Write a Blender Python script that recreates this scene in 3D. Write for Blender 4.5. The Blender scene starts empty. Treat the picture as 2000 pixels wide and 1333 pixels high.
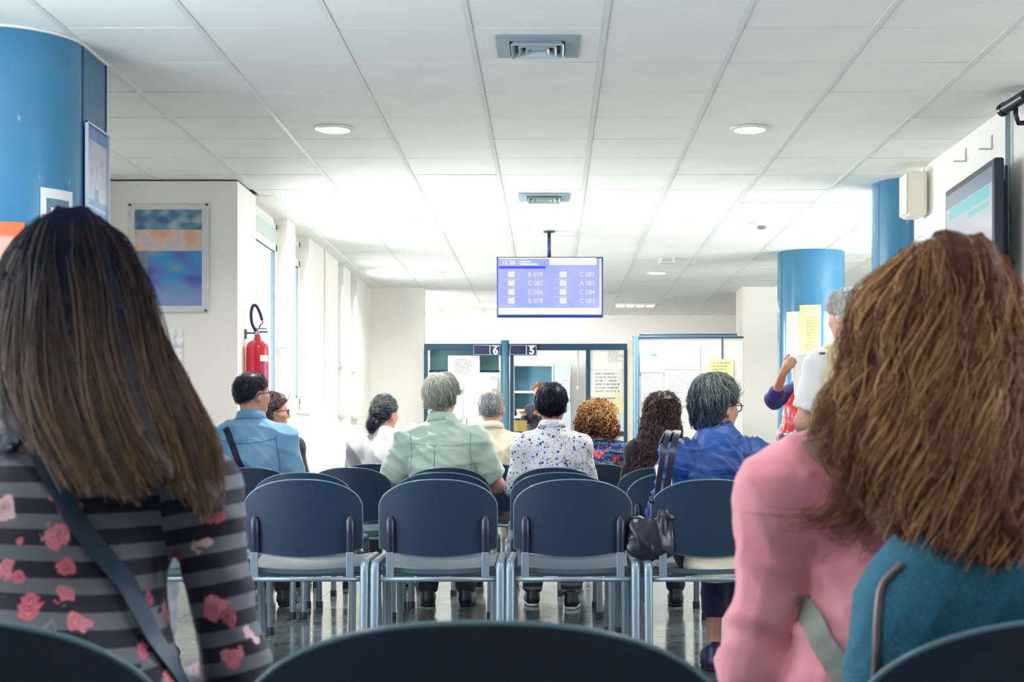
import bpy, math, random
import numpy as np
from mathutils import Vector, Matrix
R_ = random.Random(7)
NP = np.random.RandomState(11)
scene = bpy.context.scene
COL = scene.collection

# ------------------------------------------------------------------ camera
F = 2852.0; CX, CY = 1076.0, 858.0; CAMH = 0.97; CEIL = 2.793
cam_d = bpy.data.cameras.new('camera'); cam = bpy.data.objects.new('camera', cam_d); COL.objects.link(cam)
cam_d.sensor_width = 36.0; cam_d.sensor_fit = 'HORIZONTAL'
cam_d.lens = F / 2000.0 * 36.0
cam_d.shift_x = (1000.0 - CX) / 2000.0
cam_d.shift_y = (CY - 666.5) / 2000.0
cam.location = (0, 0, CAMH); cam.rotation_euler = (math.pi / 2, 0, 0)
cam_d.clip_start = 0.05; cam_d.clip_end = 120
cam_d.dof.use_dof = True; cam_d.dof.focus_distance = 7.5; cam_d.dof.aperture_fstop = 11.0
scene.camera = cam

# ------------------------------------------------------------------ light and exposure
scene.view_settings.view_transform = 'Standard'
scene.view_settings.look = 'None'
scene.view_settings.gamma = 1.0
scene.view_settings.use_curve_mapping = False
scene.view_settings.exposure = 0.16
scene.cycles.use_denoising = True
scene.cycles.max_bounces = 12
scene.cycles.diffuse_bounces = 7
scene.cycles.glossy_bounces = 4
scene.cycles.transparent_max_bounces = 16
scene.cycles.sample_clamp_indirect = 6.0
world = bpy.data.worlds.new('sky'); scene.world = world; world.use_nodes = True
_b = world.node_tree.nodes['Background']; _b.inputs[0].default_value = (0.86, 0.93, 1.0, 1); _b.inputs[1].default_value = 2.0

def area_light(name, loc, rot, sx, sy, power, color=(1, 1, 1), spread=None):
    l = bpy.data.lights.new(name, 'AREA'); l.shape = 'RECTANGLE'; l.size = sx; l.size_y = sy
    l.energy = power; l.color = color
    if spread: l.spread = spread
    o = bpy.data.objects.new(name, l); o.location = loc; o.rotation_euler = rot; COL.objects.link(o); return o
PI = math.pi
# daylight: overcast sky outside the windows of the left wall, then three unseen side lights added as fill
WIN_Y = [(10.9, 12.02), (12.40, 13.11), (14.88, 15.28), (15.83, 16.33)]
area_light('daylight_and_fill', (-3.7, 14.1, 1.6), (0, -PI / 2, 0), 2.6, 7.2, 2100, (1.0, 0.98, 0.95))
area_light('daylight_and_fill', (5.05, 11.8, 1.6), (0, PI / 2, 0), 1.8, 2.8, 250, (1.0, 0.97, 0.93))  # unseen fill added to brighten the far left walls and the ceiling
area_light('daylight_and_fill', (-3.02, 3.9, 1.7), (0, -PI / 2, 0), 1.6, 3.0, 115, (0.82, 0.92, 1.0))  # added cool fill for the near seats, no window built here
area_light('daylight_and_fill', (4.6, 3.4, 1.7), (0, PI / 2, 0), 1.6, 3.0, 185, (0.84, 0.93, 1.0))  # added cool fill from the right, out of view

# ------------------------------------------------------------------ helpers
def lin(c): 
    c = c / 255.0
    return c / 12.92 if c <= 0.04045 else ((c + 0.055) / 1.055) ** 2.4
def C(r, g, b): return (lin(r), lin(g), lin(b), 1.0)
def P(x, y, d): return Vector(((x - CX) * d / F, d, CAMH + (CY - y) * d / F))
def PX(x, d): return (x - CX) * d / F
def PZ(y, d): return CAMH + (CY - y) * d / F

MATS = {}
def mat(name, col, rough=0.5, metal=0.0, spec=0.5, emit=None, es=1.0, coat=0.0, bump=None, var=None, sheen=0.0):
    if name in MATS: return MATS[name]
    m = bpy.data.materials.new(name); m.use_nodes = True; nt = m.node_tree; p = nt.nodes['Principled BSDF']
    p.inputs['Base Color'].default_value = col; p.inputs['Roughness'].default_value = rough
    p.inputs['Metallic'].default_value = metal; p.inputs['Specular IOR Level'].default_value = spec
    p.inputs['Coat Weight'].default_value = coat
    p.inputs['Sheen Weight'].default_value = sheen
    if emit: p.inputs['Emission Color'].default_value = emit; p.inputs['Emission Strength'].default_value = es
    tc = None
    if bump or var:
        tc = nt.nodes.new('ShaderNodeTexCoord')
    if bump:
        n = nt.nodes.new('ShaderNodeTexNoise'); n.inputs['Scale'].default_value = bump[0]; n.inputs['Detail'].default_value = 3
        b = nt.nodes.new('ShaderNodeBump'); b.inputs['Strength'].default_value = bump[1]; b.inputs['Distance'].default_value = bump[2] if len(bump) > 2 else 0.01
        nt.links.new(tc.outputs['Object'], n.inputs['Vector']); nt.links.new(n.outputs['Fac'], b.inputs['Height']); nt.links.new(b.outputs[0], p.inputs['Normal'])
    if var:   # (scale, colour2, lo, hi)
        n = nt.nodes.new('ShaderNodeTexNoise'); n.inputs['Scale'].default_value = var[0]; n.inputs['Detail'].default_value = 4
        r = nt.nodes.new('ShaderNodeValToRGB'); r.color_ramp.elements[0].position = var[2]; r.color_ramp.elements[1].position = var[3]
        r.color_ramp.elements[0].color = col; r.color_ramp.elements[1].color = var[1]
        nt.links.new(tc.outputs['Object'], n.inputs['Vector']); nt.links.new(n.outputs['Fac'], r.inputs[0]); nt.links.new(r.outputs[0], p.inputs['Base Color'])
    MATS[name] = m; return m

class G:
    """small node-graph helper"""
    def __init__(s, name, rough=0.5, coord='Object'):
        s.m = bpy.data.materials.new(name); s.m.use_nodes = True; s.nt = s.m.node_tree; s.p = s.nt.nodes['Principled BSDF']
        s.p.inputs['Roughness'].default_value = rough
        s.tc = s.nt.nodes.new('ShaderNodeTexCoord'); s.co = s.tc.outputs[coord]; MATS[name] = s.m
    def n(s, t, **kw):
        x = s.nt.nodes.new(t)
        for k, v in kw.items(): setattr(x, k, v)
        return x
    def l(s, a, b): s.nt.links.new(a, b)
    def val(s, sock, v):
        if isinstance(v, (int, float)): sock.default_value = v
        else: s.l(v, sock)
    def math(s, op, a, b=0.0, c=None):
        x = s.n('ShaderNodeMath', operation=op); s.val(x.inputs[0], a); s.val(x.inputs[1], b)
        if c is not None: s.val(x.inputs[2], c)
        return x.outputs[0]
    def sep(s, co=None):
        x = s.n('ShaderNodeSeparateXYZ'); s.l(co or s.co, x.inputs[0]); return x.outputs
    def noise(s, scale, detail=2, co=None, dist=0.0):
        x = s.n('ShaderNodeTexNoise'); x.inputs['Scale'].default_value = scale; x.inputs['Detail'].default_value = detail; x.inputs['Distortion'].default_value = dist
        s.l(co or s.co, x.inputs['Vector']); return x
    def voro(s, scale, co=None, rnd=1.0):
        x = s.n('ShaderNodeTexVoronoi'); x.inputs['Scale'].default_value = scale; x.inputs['Randomness'].default_value = rnd
        s.l(co or s.co, x.inputs['Vector']); return x
    def mapping(s, sc=(1, 1, 1), loc=(0, 0, 0), rot=(0, 0, 0)):
        x = s.n('ShaderNodeMapping'); x.inputs['Scale'].default_value = sc; x.inputs['Location'].default_value = loc; x.inputs['Rotation'].default_value = rot
        s.l(s.co, x.inputs[0]); return x.outputs[0]
    def mix(s, f, a, b):
        x = s.n('ShaderNodeMix', data_type='RGBA'); s.val(x.inputs[0], f)
        for sock, v in ((x.inputs[6], a), (x.inputs[7], b)):
            if isinstance(v, tuple): sock.default_value = v
            else: s.l(v, sock)
        return x.outputs[2]
    def ramp(s, f, stops, interp='LINEAR'):
        x = s.n('ShaderNodeValToRGB'); cr = x.color_ramp; cr.interpolation = interp
        while len(cr.elements) < len(stops): cr.elements.new(0.5)
        for e, (pos, c) in zip(cr.elements, stops): e.position = pos; e.color = c
        s.l(f, x.inputs[0]); return x.outputs[0]
    def bump(s, h, strength=0.3, dist=0.01):
        b = s.n('ShaderNodeBump'); b.inputs['Strength'].default_value = strength; b.inputs['Distance'].default_value = dist
        s.l(h, b.inputs['Height']); s.l(b.outputs[0], s.p.inputs['Normal'])
    def base(s, c): s.l(c, s.p.inputs['Base Color']); return s.m
    def smooth(s, v, lo, hi):
        x = s.n('ShaderNodeMapRange', interpolation_type='SMOOTHSTEP'); s.l(v, x.inputs[0]); x.inputs[1].default_value = lo; x.inputs[2].default_value = hi
        return x.outputs[0]

def mesh_np(name, V, Q, smooth=True, tris=False):
    V = np.asarray(V, np.float32); Q = np.asarray(Q, np.int32); k = Q.shape[1]
    me = bpy.data.meshes.new(name); me.vertices.add(len(V)); me.vertices.foreach_set('co', V.ravel())
    me.loops.add(Q.size); me.loops.foreach_set('vertex_index', Q.ravel())
    me.polygons.add(len(Q)); me.polygons.foreach_set('loop_start', np.arange(0, Q.size, k, dtype=np.int32))
    try: me.polygons.foreach_set('loop_total', np.full(len(Q), k, np.int32))
    except Exception: pass
    me.update(calc_edges=True); me.validate()
    if smooth: me.polygons.foreach_set('use_smooth', np.ones(len(me.polygons), bool))
    return me

def link(name, me, m=None, parent=None, loc=None):
    o = bpy.data.objects.new(name, me); COL.objects.link(o)
    if m is not None:
        if isinstance(m, (list, tuple)):
            for x in m: me.materials.append(x)
        elif not me.materials: me.materials.append(m)
    if parent is not None: o.parent = parent
    if loc is not None: o.location = loc
    return o
def tag(o, label=None, cat=None, group=None, kind=None):
    if label: o['label'] = label
    if cat: o['category'] = cat
    if group: o['group'] = group
    if kind: o['kind'] = kind
    return o
def thing(name, label, cat, loc=(0, 0, 0), rz=0.0, group=None, kind=None):
    o = bpy.data.objects.new(name, None); COL.objects.link(o); o.location = loc; o.rotation_euler = (0, 0, rz)
    o.empty_display_size = 0.05
    return tag(o, label, cat, group, kind)
def dup(root, loc, rz=None, label=None, group=None):
    r = root.copy(); COL.objects.link(r); r.location = loc
    if rz is not None: r.rotation_euler = (0, 0, rz)
    if label: r['label'] = label
    if group: r['group'] = group
    for ch in list(root.children):
        c = ch.copy(); COL.objects.link(c); c.parent = r
        for g in list(ch.children):
            d = g.copy(); COL.objects.link(d); d.parent = c
    return r

class MB:
    """collects simple shapes into one mesh"""
    def __init__(s): s.v = []; s.f = []
    def add(s, V, Fs):
        o = len(s.v); s.v += [tuple(v) for v in V]; s.f += [tuple(i + o for i in f) for f in Fs]; return s
    def box(s, x0, x1, y0, y1, z0, z1, M=None):
        V = [Vector((x, y, z)) for x in (x0, x1) for y in (y0, y1) for z in (z0, z1)]
        if M: V = [M @ v for v in V]
        return s.add(V, [(0, 1, 3, 2), (4, 6, 7, 5), (0, 4, 5, 1), (2, 3, 7, 6), (0, 2, 6, 4), (1, 5, 7, 3)])
    def tube(s, pts, r, n=10, caps=True, flat=1.0, closed=False, up=None):
        pts = [Vector(p) for p in pts]; m = len(pts); V = []
        rr = r if isinstance(r, (list, tuple)) else [r] * m
        prev = None
        for i, p in enumerate(pts):
            if closed: t = pts[(i + 1) % m] - pts[i - 1]
            else: t = pts[min(i + 1, m - 1)] - pts[max(i - 1, 0)]
            t = t.normalized() if t.length > 1e-9 else Vector((0, 0, 1))
            if up is not None: ref = Vector(up)
            elif prev is not None: ref = prev
            else: ref = Vector((0, 0, 1)) if abs(t.z) < 0.9 else Vector((0, 1, 0))
            a = ref - t * ref.dot(t)
            if a.length < 1e-6: a = Vector((1, 0, 0)) - t * t.x
            a.normalize(); b = t.cross(a); prev = a
            for k in range(n):
                an = 2 * PI * k / n; V.append(p + a * (math.cos(an) * rr[i]) + b * (math.sin(an) * rr[i] * flat))
        Fs = []
        for i in range(m if closed else m - 1):
            i2 = (i + 1) % m
            for k in range(n):
                k2 = (k + 1) % n; Fs.append((i * n + k, i * n + k2, i2 * n + k2, i2 * n + k))
        if caps and not closed: Fs.append(tuple(range(n - 1, -1, -1))); Fs.append(tuple((m - 1) * n + k for k in range(n)))
        return s.add(V, Fs)
    def cyl(s, c, r, z0, z1, n=24, r2=None):
        return s.tube([(c[0], c[1], z0), (c[0], c[1], z1)], [r, r if r2 is None else r2], n)
    def lathe(s, prof, n=24, c=(0, 0, 0)):
        V = []; Fs = []
        for (r, z) in prof:
            for k in range(n):
                a = 2 * PI * k / n; V.append((c[0] + r * math.cos(a), c[1] + r * math.sin(a), c[2] + z))
        for i in range(len(prof) - 1):
            for k in range(n):
                k2 = (k + 1) % n; Fs.append((i * n + k, i * n + k2, (i + 1) * n + k2, (i + 1) * n + k))
        Fs.append(tuple(range(n - 1, -1, -1))); Fs.append(tuple((len(prof) - 1) * n + k for k in range(n)))
        return s.add(V, Fs)
    def strip(s, pts, sides, w, th):
        """a flat band along pts; sides = width direction(s)"""
        pts = [Vector(p) for p in pts]; m = len(pts); V = []
        for i, p in enumerate(pts):
            t = (pts[min(i + 1, m - 1)] - pts[max(i - 1, 0)]).normalized()
            sd = Vector(sides[i] if isinstance(sides, list) else sides); sd = (sd - t * sd.dot(t)).normalized(); nn = t.cross(sd)
            for a, b in ((-1, -1), (1, -1), (1, 1), (-1, 1)): V.append(p + sd * (a * w / 2) + nn * (b * th / 2))
        Fs = [(0, 1, 2, 3), tuple((m - 1) * 4 + k for k in (3, 2, 1, 0))]
        for i in range(m - 1):
            for k in range(4):
                k2 = (k + 1) % 4; Fs.append((i * 4 + k, i * 4 + 4 + k, i * 4 + 4 + k2, i * 4 + k2))
        return s.add(V, Fs)
    def mesh(s, name, smooth=False):
        me = bpy.data.meshes.new(name); me.from_pydata(s.v, [], s.f); me.update()
        if smooth: me.polygons.foreach_set('use_smooth', np.ones(len(me.polygons), bool))
        return me
    def obj(s, name, m, parent=None, smooth=False, bevel=0.0, loc=None, seg=2, auto=None):
        me = s.mesh(name, smooth)
        if auto:
            me.polygons.foreach_set('use_smooth', np.ones(len(me.polygons), bool)); me.set_sharp_from_angle(angle=math.radians(auto))
        o = link(name, me, m, parent, loc)
        if bevel > 0:
            b = o.modifiers.new('bevel', 'BEVEL'); b.width = bevel; b.segments = seg; b.limit_method = 'ANGLE'
        return o
def box(name, m, x0, x1, y0, y1, z0, z1, parent=None, bevel=0.0): return MB().box(x0, x1, y0, y1, z0, z1).obj(name, m, parent, bevel=bevel)
def struct(o, label=None):
    o['kind'] = 'structure'
    if label: o['label'] = label
    return o
def catmull(pts, n):
    """resample a polyline smoothly to n points"""
    A = np.array([tuple(p) for p in pts], float); A = np.vstack([2 * A[0] - A[1], A, 2 * A[-1] - A[-2]])
    seg = len(A) - 3; t = np.linspace(0, seg - 1e-6, n); i = t.astype(int); u = (t - i)[:, None]
    p0, p1, p2, p3 = A[i], A[i + 1], A[i + 2], A[i + 3]
    return 0.5 * ((2 * p1) + (-p0 + p2) * u + (2 * p0 - 5 * p1 + 4 * p2 - p3) * u ** 2 + (-p0 + 3 * p1 - 3 * p2 + p3) * u ** 3)
def text_mesh(name, body, size, m, parent=None, loc=(0, 0, 0), align='CENTER', bold=0.0, sx=1.0, rot=(PI / 2, 0, 0)):
    cu = bpy.data.curves.new(name, 'FONT'); cu.body = body; cu.size = size; cu.align_x = align; cu.align_y = 'CENTER'; cu.extrude = 0.0008; cu.offset = bold
    t = bpy.data.objects.new('tmp', cu); COL.objects.link(t)
    me = bpy.data.meshes.new_from_object(t.evaluated_get(bpy.context.evaluated_depsgraph_get()))
    bpy.data.objects.remove(t); me.name = name; me.materials.clear()
    o = link(name, me, m, parent, loc); o.rotation_euler = rot; o.scale = (sx, 1, 1); return o

# ---------- implicit surfaces: smooth union of capsules and ellipsoids, meshed by surface nets
def cap(a, b, ra, rb=None, k=0.03, op='+'): return dict(t='c', a=np.array(a, float), b=np.array(b, float), ra=ra, rb=ra if rb is None else rb, k=k, op=op)
def ell(c, r, R=None, k=0.03, op='+'): return dict(t='e', c=np.array(c, float), r=np.array(r, float), R=None if R is None else np.array(R, float), k=k, op=op)
def plane(p, n, k=0.01): return dict(t='p', p=np.array(p, float), n=np.array(n, float) / np.linalg.norm(n), k=k, op='&')
def prim_bb(q):
    if q['t'] == 'c':
        r = max(q['ra'], q['rb']); return np.minimum(q['a'], q['b']) - r, np.maximum(q['a'], q['b']) + r
    r = q['r'].max() if q['R'] is not None else q['r']
    return q['c'] - r, q['c'] + r
def sdf(prims, vox, pad=None):
    adds = [q for q in prims if q['op'] == '+']
    lo = np.min([prim_bb(q)[0] for q in adds], 0) - 2.5 * vox - 0.01; hi = np.max([prim_bb(q)[1] for q in adds], 0) + 2.5 * vox + 0.01
    n = np.ceil((hi - lo) / vox).astype(int) + 1
    ax = [(lo[i] + vox * np.arange(n[i])).astype(np.float32) for i in range(3)]
    D = np.full(n, 1.0, np.float32)
    for q in prims:
        if q['t'] == 'p': sl = (slice(0, n[0]), slice(0, n[1]), slice(0, n[2]))
        else:
            a, b = prim_bb(q); mg = q['k'] + 2 * vox
            i0 = np.clip(np.floor((a - mg - lo) / vox).astype(int), 0, n - 1); i1 = np.clip(np.ceil((b + mg - lo) / vox).astype(int) + 1, 1, n)
            if np.any(i1 <= i0): continue
            sl = tuple(slice(i0[i], i1[i]) for i in range(3))
        X = ax[0][sl[0]][:, None, None]; Y = ax[1][sl[1]][None, :, None]; Z = ax[2][sl[2]][None, None, :]
        if q['t'] == 'c':
            ba = q['b'] - q['a']; L = max(float(ba @ ba), 1e-9)
            px, py, pz = X - q['a'][0], Y - q['a'][1], Z - q['a'][2]
            h = np.clip((px * ba[0] + py * ba[1] + pz * ba[2]) / L, 0, 1)
            d = np.sqrt((px - ba[0] * h) ** 2 + (py - ba[1] * h) ** 2 + (pz - ba[2] * h) ** 2) - (q['ra'] + (q['rb'] - q['ra']) * h)
        elif q['t'] == 'e':
            px, py, pz = X - q['c'][0], Y - q['c'][1], Z - q['c'][2]
            if q['R'] is not None:
                Rm = q['R']; px, py, pz = (px * Rm[0, 0] + py * Rm[1, 0] + pz * Rm[2, 0], px * Rm[0, 1] + py * Rm[1, 1] + pz * Rm[2, 1], px * Rm[0, 2] + py * Rm[1, 2] + pz * Rm[2, 2])
            r = q['r']; k0 = np.sqrt((px / r[0]) ** 2 + (py / r[1]) ** 2 + (pz / r[2]) ** 2)
            k1 = np.sqrt((px / r[0] ** 2) ** 2 + (py / r[1] ** 2) ** 2 + (pz / r[2] ** 2) ** 2)
            d = k0 * (k0 - 1) / np.maximum(k1, 1e-6)
        else: d = (X - q['p'][0]) * q['n'][0] + (Y - q['p'][1]) * q['n'][1] + (Z - q['p'][2]) * q['n'][2]
        a = D[sl]; k = q['k']
        if q['op'] == '+': h = np.maximum(k - np.abs(a - d), 0) / k; D[sl] = np.minimum(a, d) - h * h * k * 0.25
        else:
            if q['op'] == '-': d = -d
            h = np.maximum(k - np.abs(a - d), 0) / k; D[sl] = np.maximum(a, d) + h * h * k * 0.25
    return D, lo
CORN = [(0, 0, 0), (1, 0, 0), (0, 1, 0), (1, 1, 0), (0, 0, 1), (1, 0, 1), (0, 1, 1), (1, 1, 1)]
EDG = [(0, 1), (2, 3), (4, 5), (6, 7), (0, 2), (1, 3), (4, 6), (5, 7), (0, 4), (1, 5), (2, 6), (3, 7)]
def surfnet(D, lo, vox):
    D = D.copy(); D[0], D[-1] = 1, 1; D[:, 0] = 1; D[:, -1] = 1; D[:, :, 0] = 1; D[:, :, -1] = 1
    S = D < 0; n = D.shape
    cs = lambda A, c: A[c[0]:n[0] - 1 + c[0], c[1]:n[1] - 1 + c[1], c[2]:n[2] - 1 + c[2]]
    cnt = sum(cs(S, c).astype(np.int8) for c in CORN); mx = (cnt > 0) & (cnt < 8)
    ijk = np.argwhere(mx); idx = np.full(mx.shape, -1, np.int32); idx[mx] = np.arange(len(ijk))
    vals = [D[ijk[:, 0] + c[0], ijk[:, 1] + c[1], ijk[:, 2] + c[2]] for c in CORN]
    pos = np.zeros((len(ijk), 3)); k = np.zeros(len(ijk))
    for a, b in EDG:
        va, vb = vals[a], vals[b]; m = (va < 0) != (vb < 0); t = np.where(m, va / np.where(m, va - vb, 1), 0)
        ca, cb = np.array(CORN[a], float), np.array(CORN[b], float)
        pos += (ca + (cb - ca) * t[:, None]) * m[:, None]; k += m
    V = lo + (ijk + pos / k[:, None]) * vox
    Q = []
    for axis in range(3):
        u, w = [(1, 2), (2, 0), (0, 1)][axis]
        s1 = [slice(None)] * 3; s2 = [slice(None)] * 3; s1[axis] = slice(0, n[axis] - 1); s2[axis] = slice(1, n[axis])
        A, B = S[tuple(s1)], S[tuple(s2)]; e = np.argwhere(A != B)
        e = e[(e[:, u] > 0) & (e[:, w] > 0) & (e[:, u] < n[u] - 1) & (e[:, w] < n[w] - 1)]
        if not len(e): continue
        fl = A[e[:, 0], e[:, 1], e[:, 2]]
        def cell(du, dw):
            q = e.copy(); q[:, u] += du; q[:, w] += dw; return idx[q[:, 0], q[:, 1], q[:, 2]]
        q = np.stack([cell(-1, -1), cell(0, -1), cell(0, 0), cell(-1, 0)], 1)
        q[~fl] = q[~fl][:, ::-1]; Q.append(q)
    return V, np.concatenate(Q)
def normals(V, Q):
    a = V[Q[:, 2]] - V[Q[:, 0]]; b = V[Q[:, 3]] - V[Q[:, 1]]; fn = np.cross(a, b); N = np.zeros_like(V)
    for k in range(4): np.add.at(N, Q[:, k], fn)
    return N / np.maximum(np.linalg.norm(N, axis=1, keepdims=True), 1e-9)
def wrinkle(V, Q, amp, scale=14.0, seed=0, dirs=None, mask=None):
    rs = np.random.RandomState(seed); N = normals(V, Q); f = np.zeros(len(V))
    for i in range(5):
        k = rs.normal(size=3) if dirs is None else np.array(dirs) + rs.normal(size=3) * 0.45
        k = k / np.linalg.norm(k) * scale * (1 + 0.9 * rs.rand()); m_ = rs.normal(size=3) * scale * 0.35
        f += (1 - np.abs(np.sin(V @ k + rs.rand() * 6 + 1.3 * np.sin(V @ m_ + rs.rand() * 6)))) ** 2 * (0.5 + 0.5 * np.sin(V @ (rs.normal(size=3) * scale * 0.3) + rs.rand() * 6))
    f *= amp / 1.2
    if mask is not None: f *= mask(V)
    return V + N * f[:, None]
def blob(prims, vox, wr=None):
    D, lo = sdf(prims, vox); V, Q = surfnet(D, lo, vox)
    if wr: V = wrinkle(V, Q, **wr)
    return V, Q
def strands_mesh(name, pts, rad, tone):
    """pts (n,s,3) -> tapered three-sided strands"""
    n, s, _ = pts.shape
    t = np.gradient(pts, axis=1); t /= np.maximum(np.linalg.norm(t, axis=2, keepdims=True), 1e-9)
    ref = np.array([0.3, -0.9, 0.25]); a = np.cross(t, ref); a /= np.maximum(np.linalg.norm(a, axis=2, keepdims=True), 1e-9); b = np.cross(t, a)
    pr = np.sin(np.linspace(0.25, 1, s) * PI * 0.5 + 0) * np.linspace(1, 0.15, s) ** 0.5
    r = (rad[:, None] if np.ndim(rad) else np.full((n, 1), rad)) * pr[None]
    V = np.stack([pts + a * (math.cos(q) * r[:, :, None]) + b * (math.sin(q) * r[:, :, None]) for q in (0, 2.094, 4.189)], 2)
    base = (np.arange(n)[:, None] * s + np.arange(s - 1)[None]) * 3
    Q = np.stack([np.stack([base + k, base + (k + 1) % 3, base + 3 + (k + 1) % 3, base + 3 + k], -1) for k in range(3)], 2).reshape(-1, 4)
    tn = np.repeat(tone.reshape(n, s), 3, axis=1).ravel() if tone.ndim == 2 else np.repeat(tone, s * 3)
    return V.reshape(-1, 3), Q, tn
def mesh_tone(name, parts):
    """parts: list of (V,Q,tone)"""
    o = 0; VV = []; QQ = []; TT = []
    for V, Q, t in parts: VV.append(V); QQ.append(Q + o); TT.append(t); o += len(V)
    me = mesh_np(name, np.concatenate(VV), np.concatenate(QQ))
    at = me.attributes.new('tone', 'FLOAT', 'POINT'); at.data.foreach_set('value', np.concatenate(TT).astype(np.float32)); return me
# ------------------------------------------------------------------ room materials
M_wall = mat('wall_paint', C(243, 240, 235), 0.7, bump=(60, 0.05, 0.002))
M_wallcool = M_wall
M_tile = mat('ceiling_tile', C(243, 243, 239), 0.85, bump=(220, 0.12, 0.002), var=(3.0, C(237, 238, 235), 0.35, 0.7))
M_run = mat('ceiling_runner', C(226, 228, 226), 0.5)
M_slab = mat('ceiling_void', C(64, 70, 78), 0.9)
M_navy = mat('navy_lacquer', C(38, 74, 102), 0.35)
M_blue = mat('blue_enamel', C(58, 126, 166), 0.22, coat=0.4, var=(2.0, C(54, 120, 160), 0.4, 0.6))
M_blued = mat('blue_enamel_panel', C(62, 110, 142), 0.3)
M_black = mat('black_plastic', C(30, 34, 48), 0.35)
M_white = mat('white_plastic', C(238, 234, 226), 0.4)
M_alu = mat('brushed_aluminium', C(176, 184, 188), 0.32, metal=0.8)
M_frame = mat('window_frame_white', C(212, 212, 208), 0.4)
M_shut = mat('shutter_box_grey', C(176, 190, 186), 0.5)
M_gask = mat('gasket_dark', C(48, 70, 92), 0.5)
M_lens = mat('lamp_lens', (1, 1, 1, 1), 0.4, emit=(1.0, 0.97, 0.9, 1), es=7.0)
g = G('floor_terrazzo', 0.1)
v1 = g.voro(95); n1 = g.noise(7, 5, dist=0.8); n2 = g.noise(38, 3)
spk = g.ramp(v1.outputs['Color'], [(0.0, C(54, 70, 74)), (0.35, C(88, 104, 106)), (0.7, C(116, 126, 122)), (1.0, C(176, 178, 164))])
big = g.ramp(n1.outputs['Fac'], [(0.32, C(40, 58, 68)), (0.5, C(84, 100, 102)), (0.68, C(144, 148, 138))])
g.base(g.mix(g.math('MULTIPLY', n2.outputs['Fac'], 0.85), spk, big)); g.l(g.math('MULTIPLY_ADD', n1.outputs['Fac'], 0.22, 0.02), g.p.inputs['Roughness']); g.p.inputs['Specular IOR Level'].default_value = 0.3

M_floor = g.m
M_joint = mat('floor_joint', C(92, 100, 98), 0.6)
def glass_mat(name, tint, refl):
    m = bpy.data.materials.new(name); m.use_nodes = True; nt = m.node_tree; nt.nodes.remove(nt.nodes['Principled BSDF'])
    t = nt.nodes.new('ShaderNodeBsdfTransparent'); t.inputs[0].default_value = tint
    gl = nt.nodes.new('ShaderNodeBsdfGlossy'); gl.inputs['Roughness'].default_value = 0.03
    fr = nt.nodes.new('ShaderNodeFresnel'); fr.inputs[0].default_value = refl
    geo = nt.nodes.new('ShaderNodeNewGeometry'); inv = nt.nodes.new('ShaderNodeMath'); inv.operation = 'SUBTRACT'; inv.inputs[0].default_value = 1.0; nt.links.new(geo.outputs['Backfacing'], inv.inputs[1])
    mu = nt.nodes.new('ShaderNodeMath'); mu.operation = 'MULTIPLY'; nt.links.new(fr.outputs[0], mu.inputs[0]); nt.links.new(inv.outputs[0], mu.inputs[1])
    mx = nt.nodes.new('ShaderNodeMixShader'); nt.links.new(mu.outputs[0], mx.inputs[0]); nt.links.new(t.outputs[0], mx.inputs[1]); nt.links.new(gl.outputs[0], mx.inputs[2])
    nt.links.new(mx.outputs[0], nt.nodes['Material Output'].inputs[0]); MATS[name] = m; return m
M_glass = glass_mat('window_glass', (0.95, 0.98, 0.97, 1), 1.12)
M_glass2 = glass_mat('screen_glass', (0.82, 0.9, 0.92, 1), 1.4)
M_acryl = glass_mat('acrylic', (0.97, 0.98, 0.99, 1), 1.12)

# ------------------------------------------------------------------ floor
fl = struct(MB().box(-3.4, 5.3, -4.0, 10.9, -0.12, -0.003).box(-2.36, 5.3, 10.9, 17.6, -0.12, -0.003).box(-3.4, 5.3, 17.6, 21.7, -0.12, -0.003).obj('floor', M_joint))
tb = MB().box(-0.298, 0.298, -0.298, 0.298, -0.012, 0.0).mesh('floor_tile')
tb.materials.append(M_floor); cnt = 0
fb = MB()
for j in range(-6, 36):
    for i in range(-5, 9):
        x, y = 0.1 + i * 0.6, 0.25 + j * 0.6
        if 3.6 < y < 17.3 and -2.1 < x < 3.1:
            o = link('floor_tile', tb, None, fl, (x, y, 0)); o.rotation_euler = (R_.uniform(-1, 1) * 0.0007, R_.uniform(-1, 1) * 0.0007, PI / 2 * R_.randrange(4)); cnt += 1
        else: fb.box(x - .298, x + .298, y - .298, y + .298, -0.012, 0)
o = fb.obj('outer_floor_tiles', M_floor, fl); o['kind'] = 'stuff'

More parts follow.
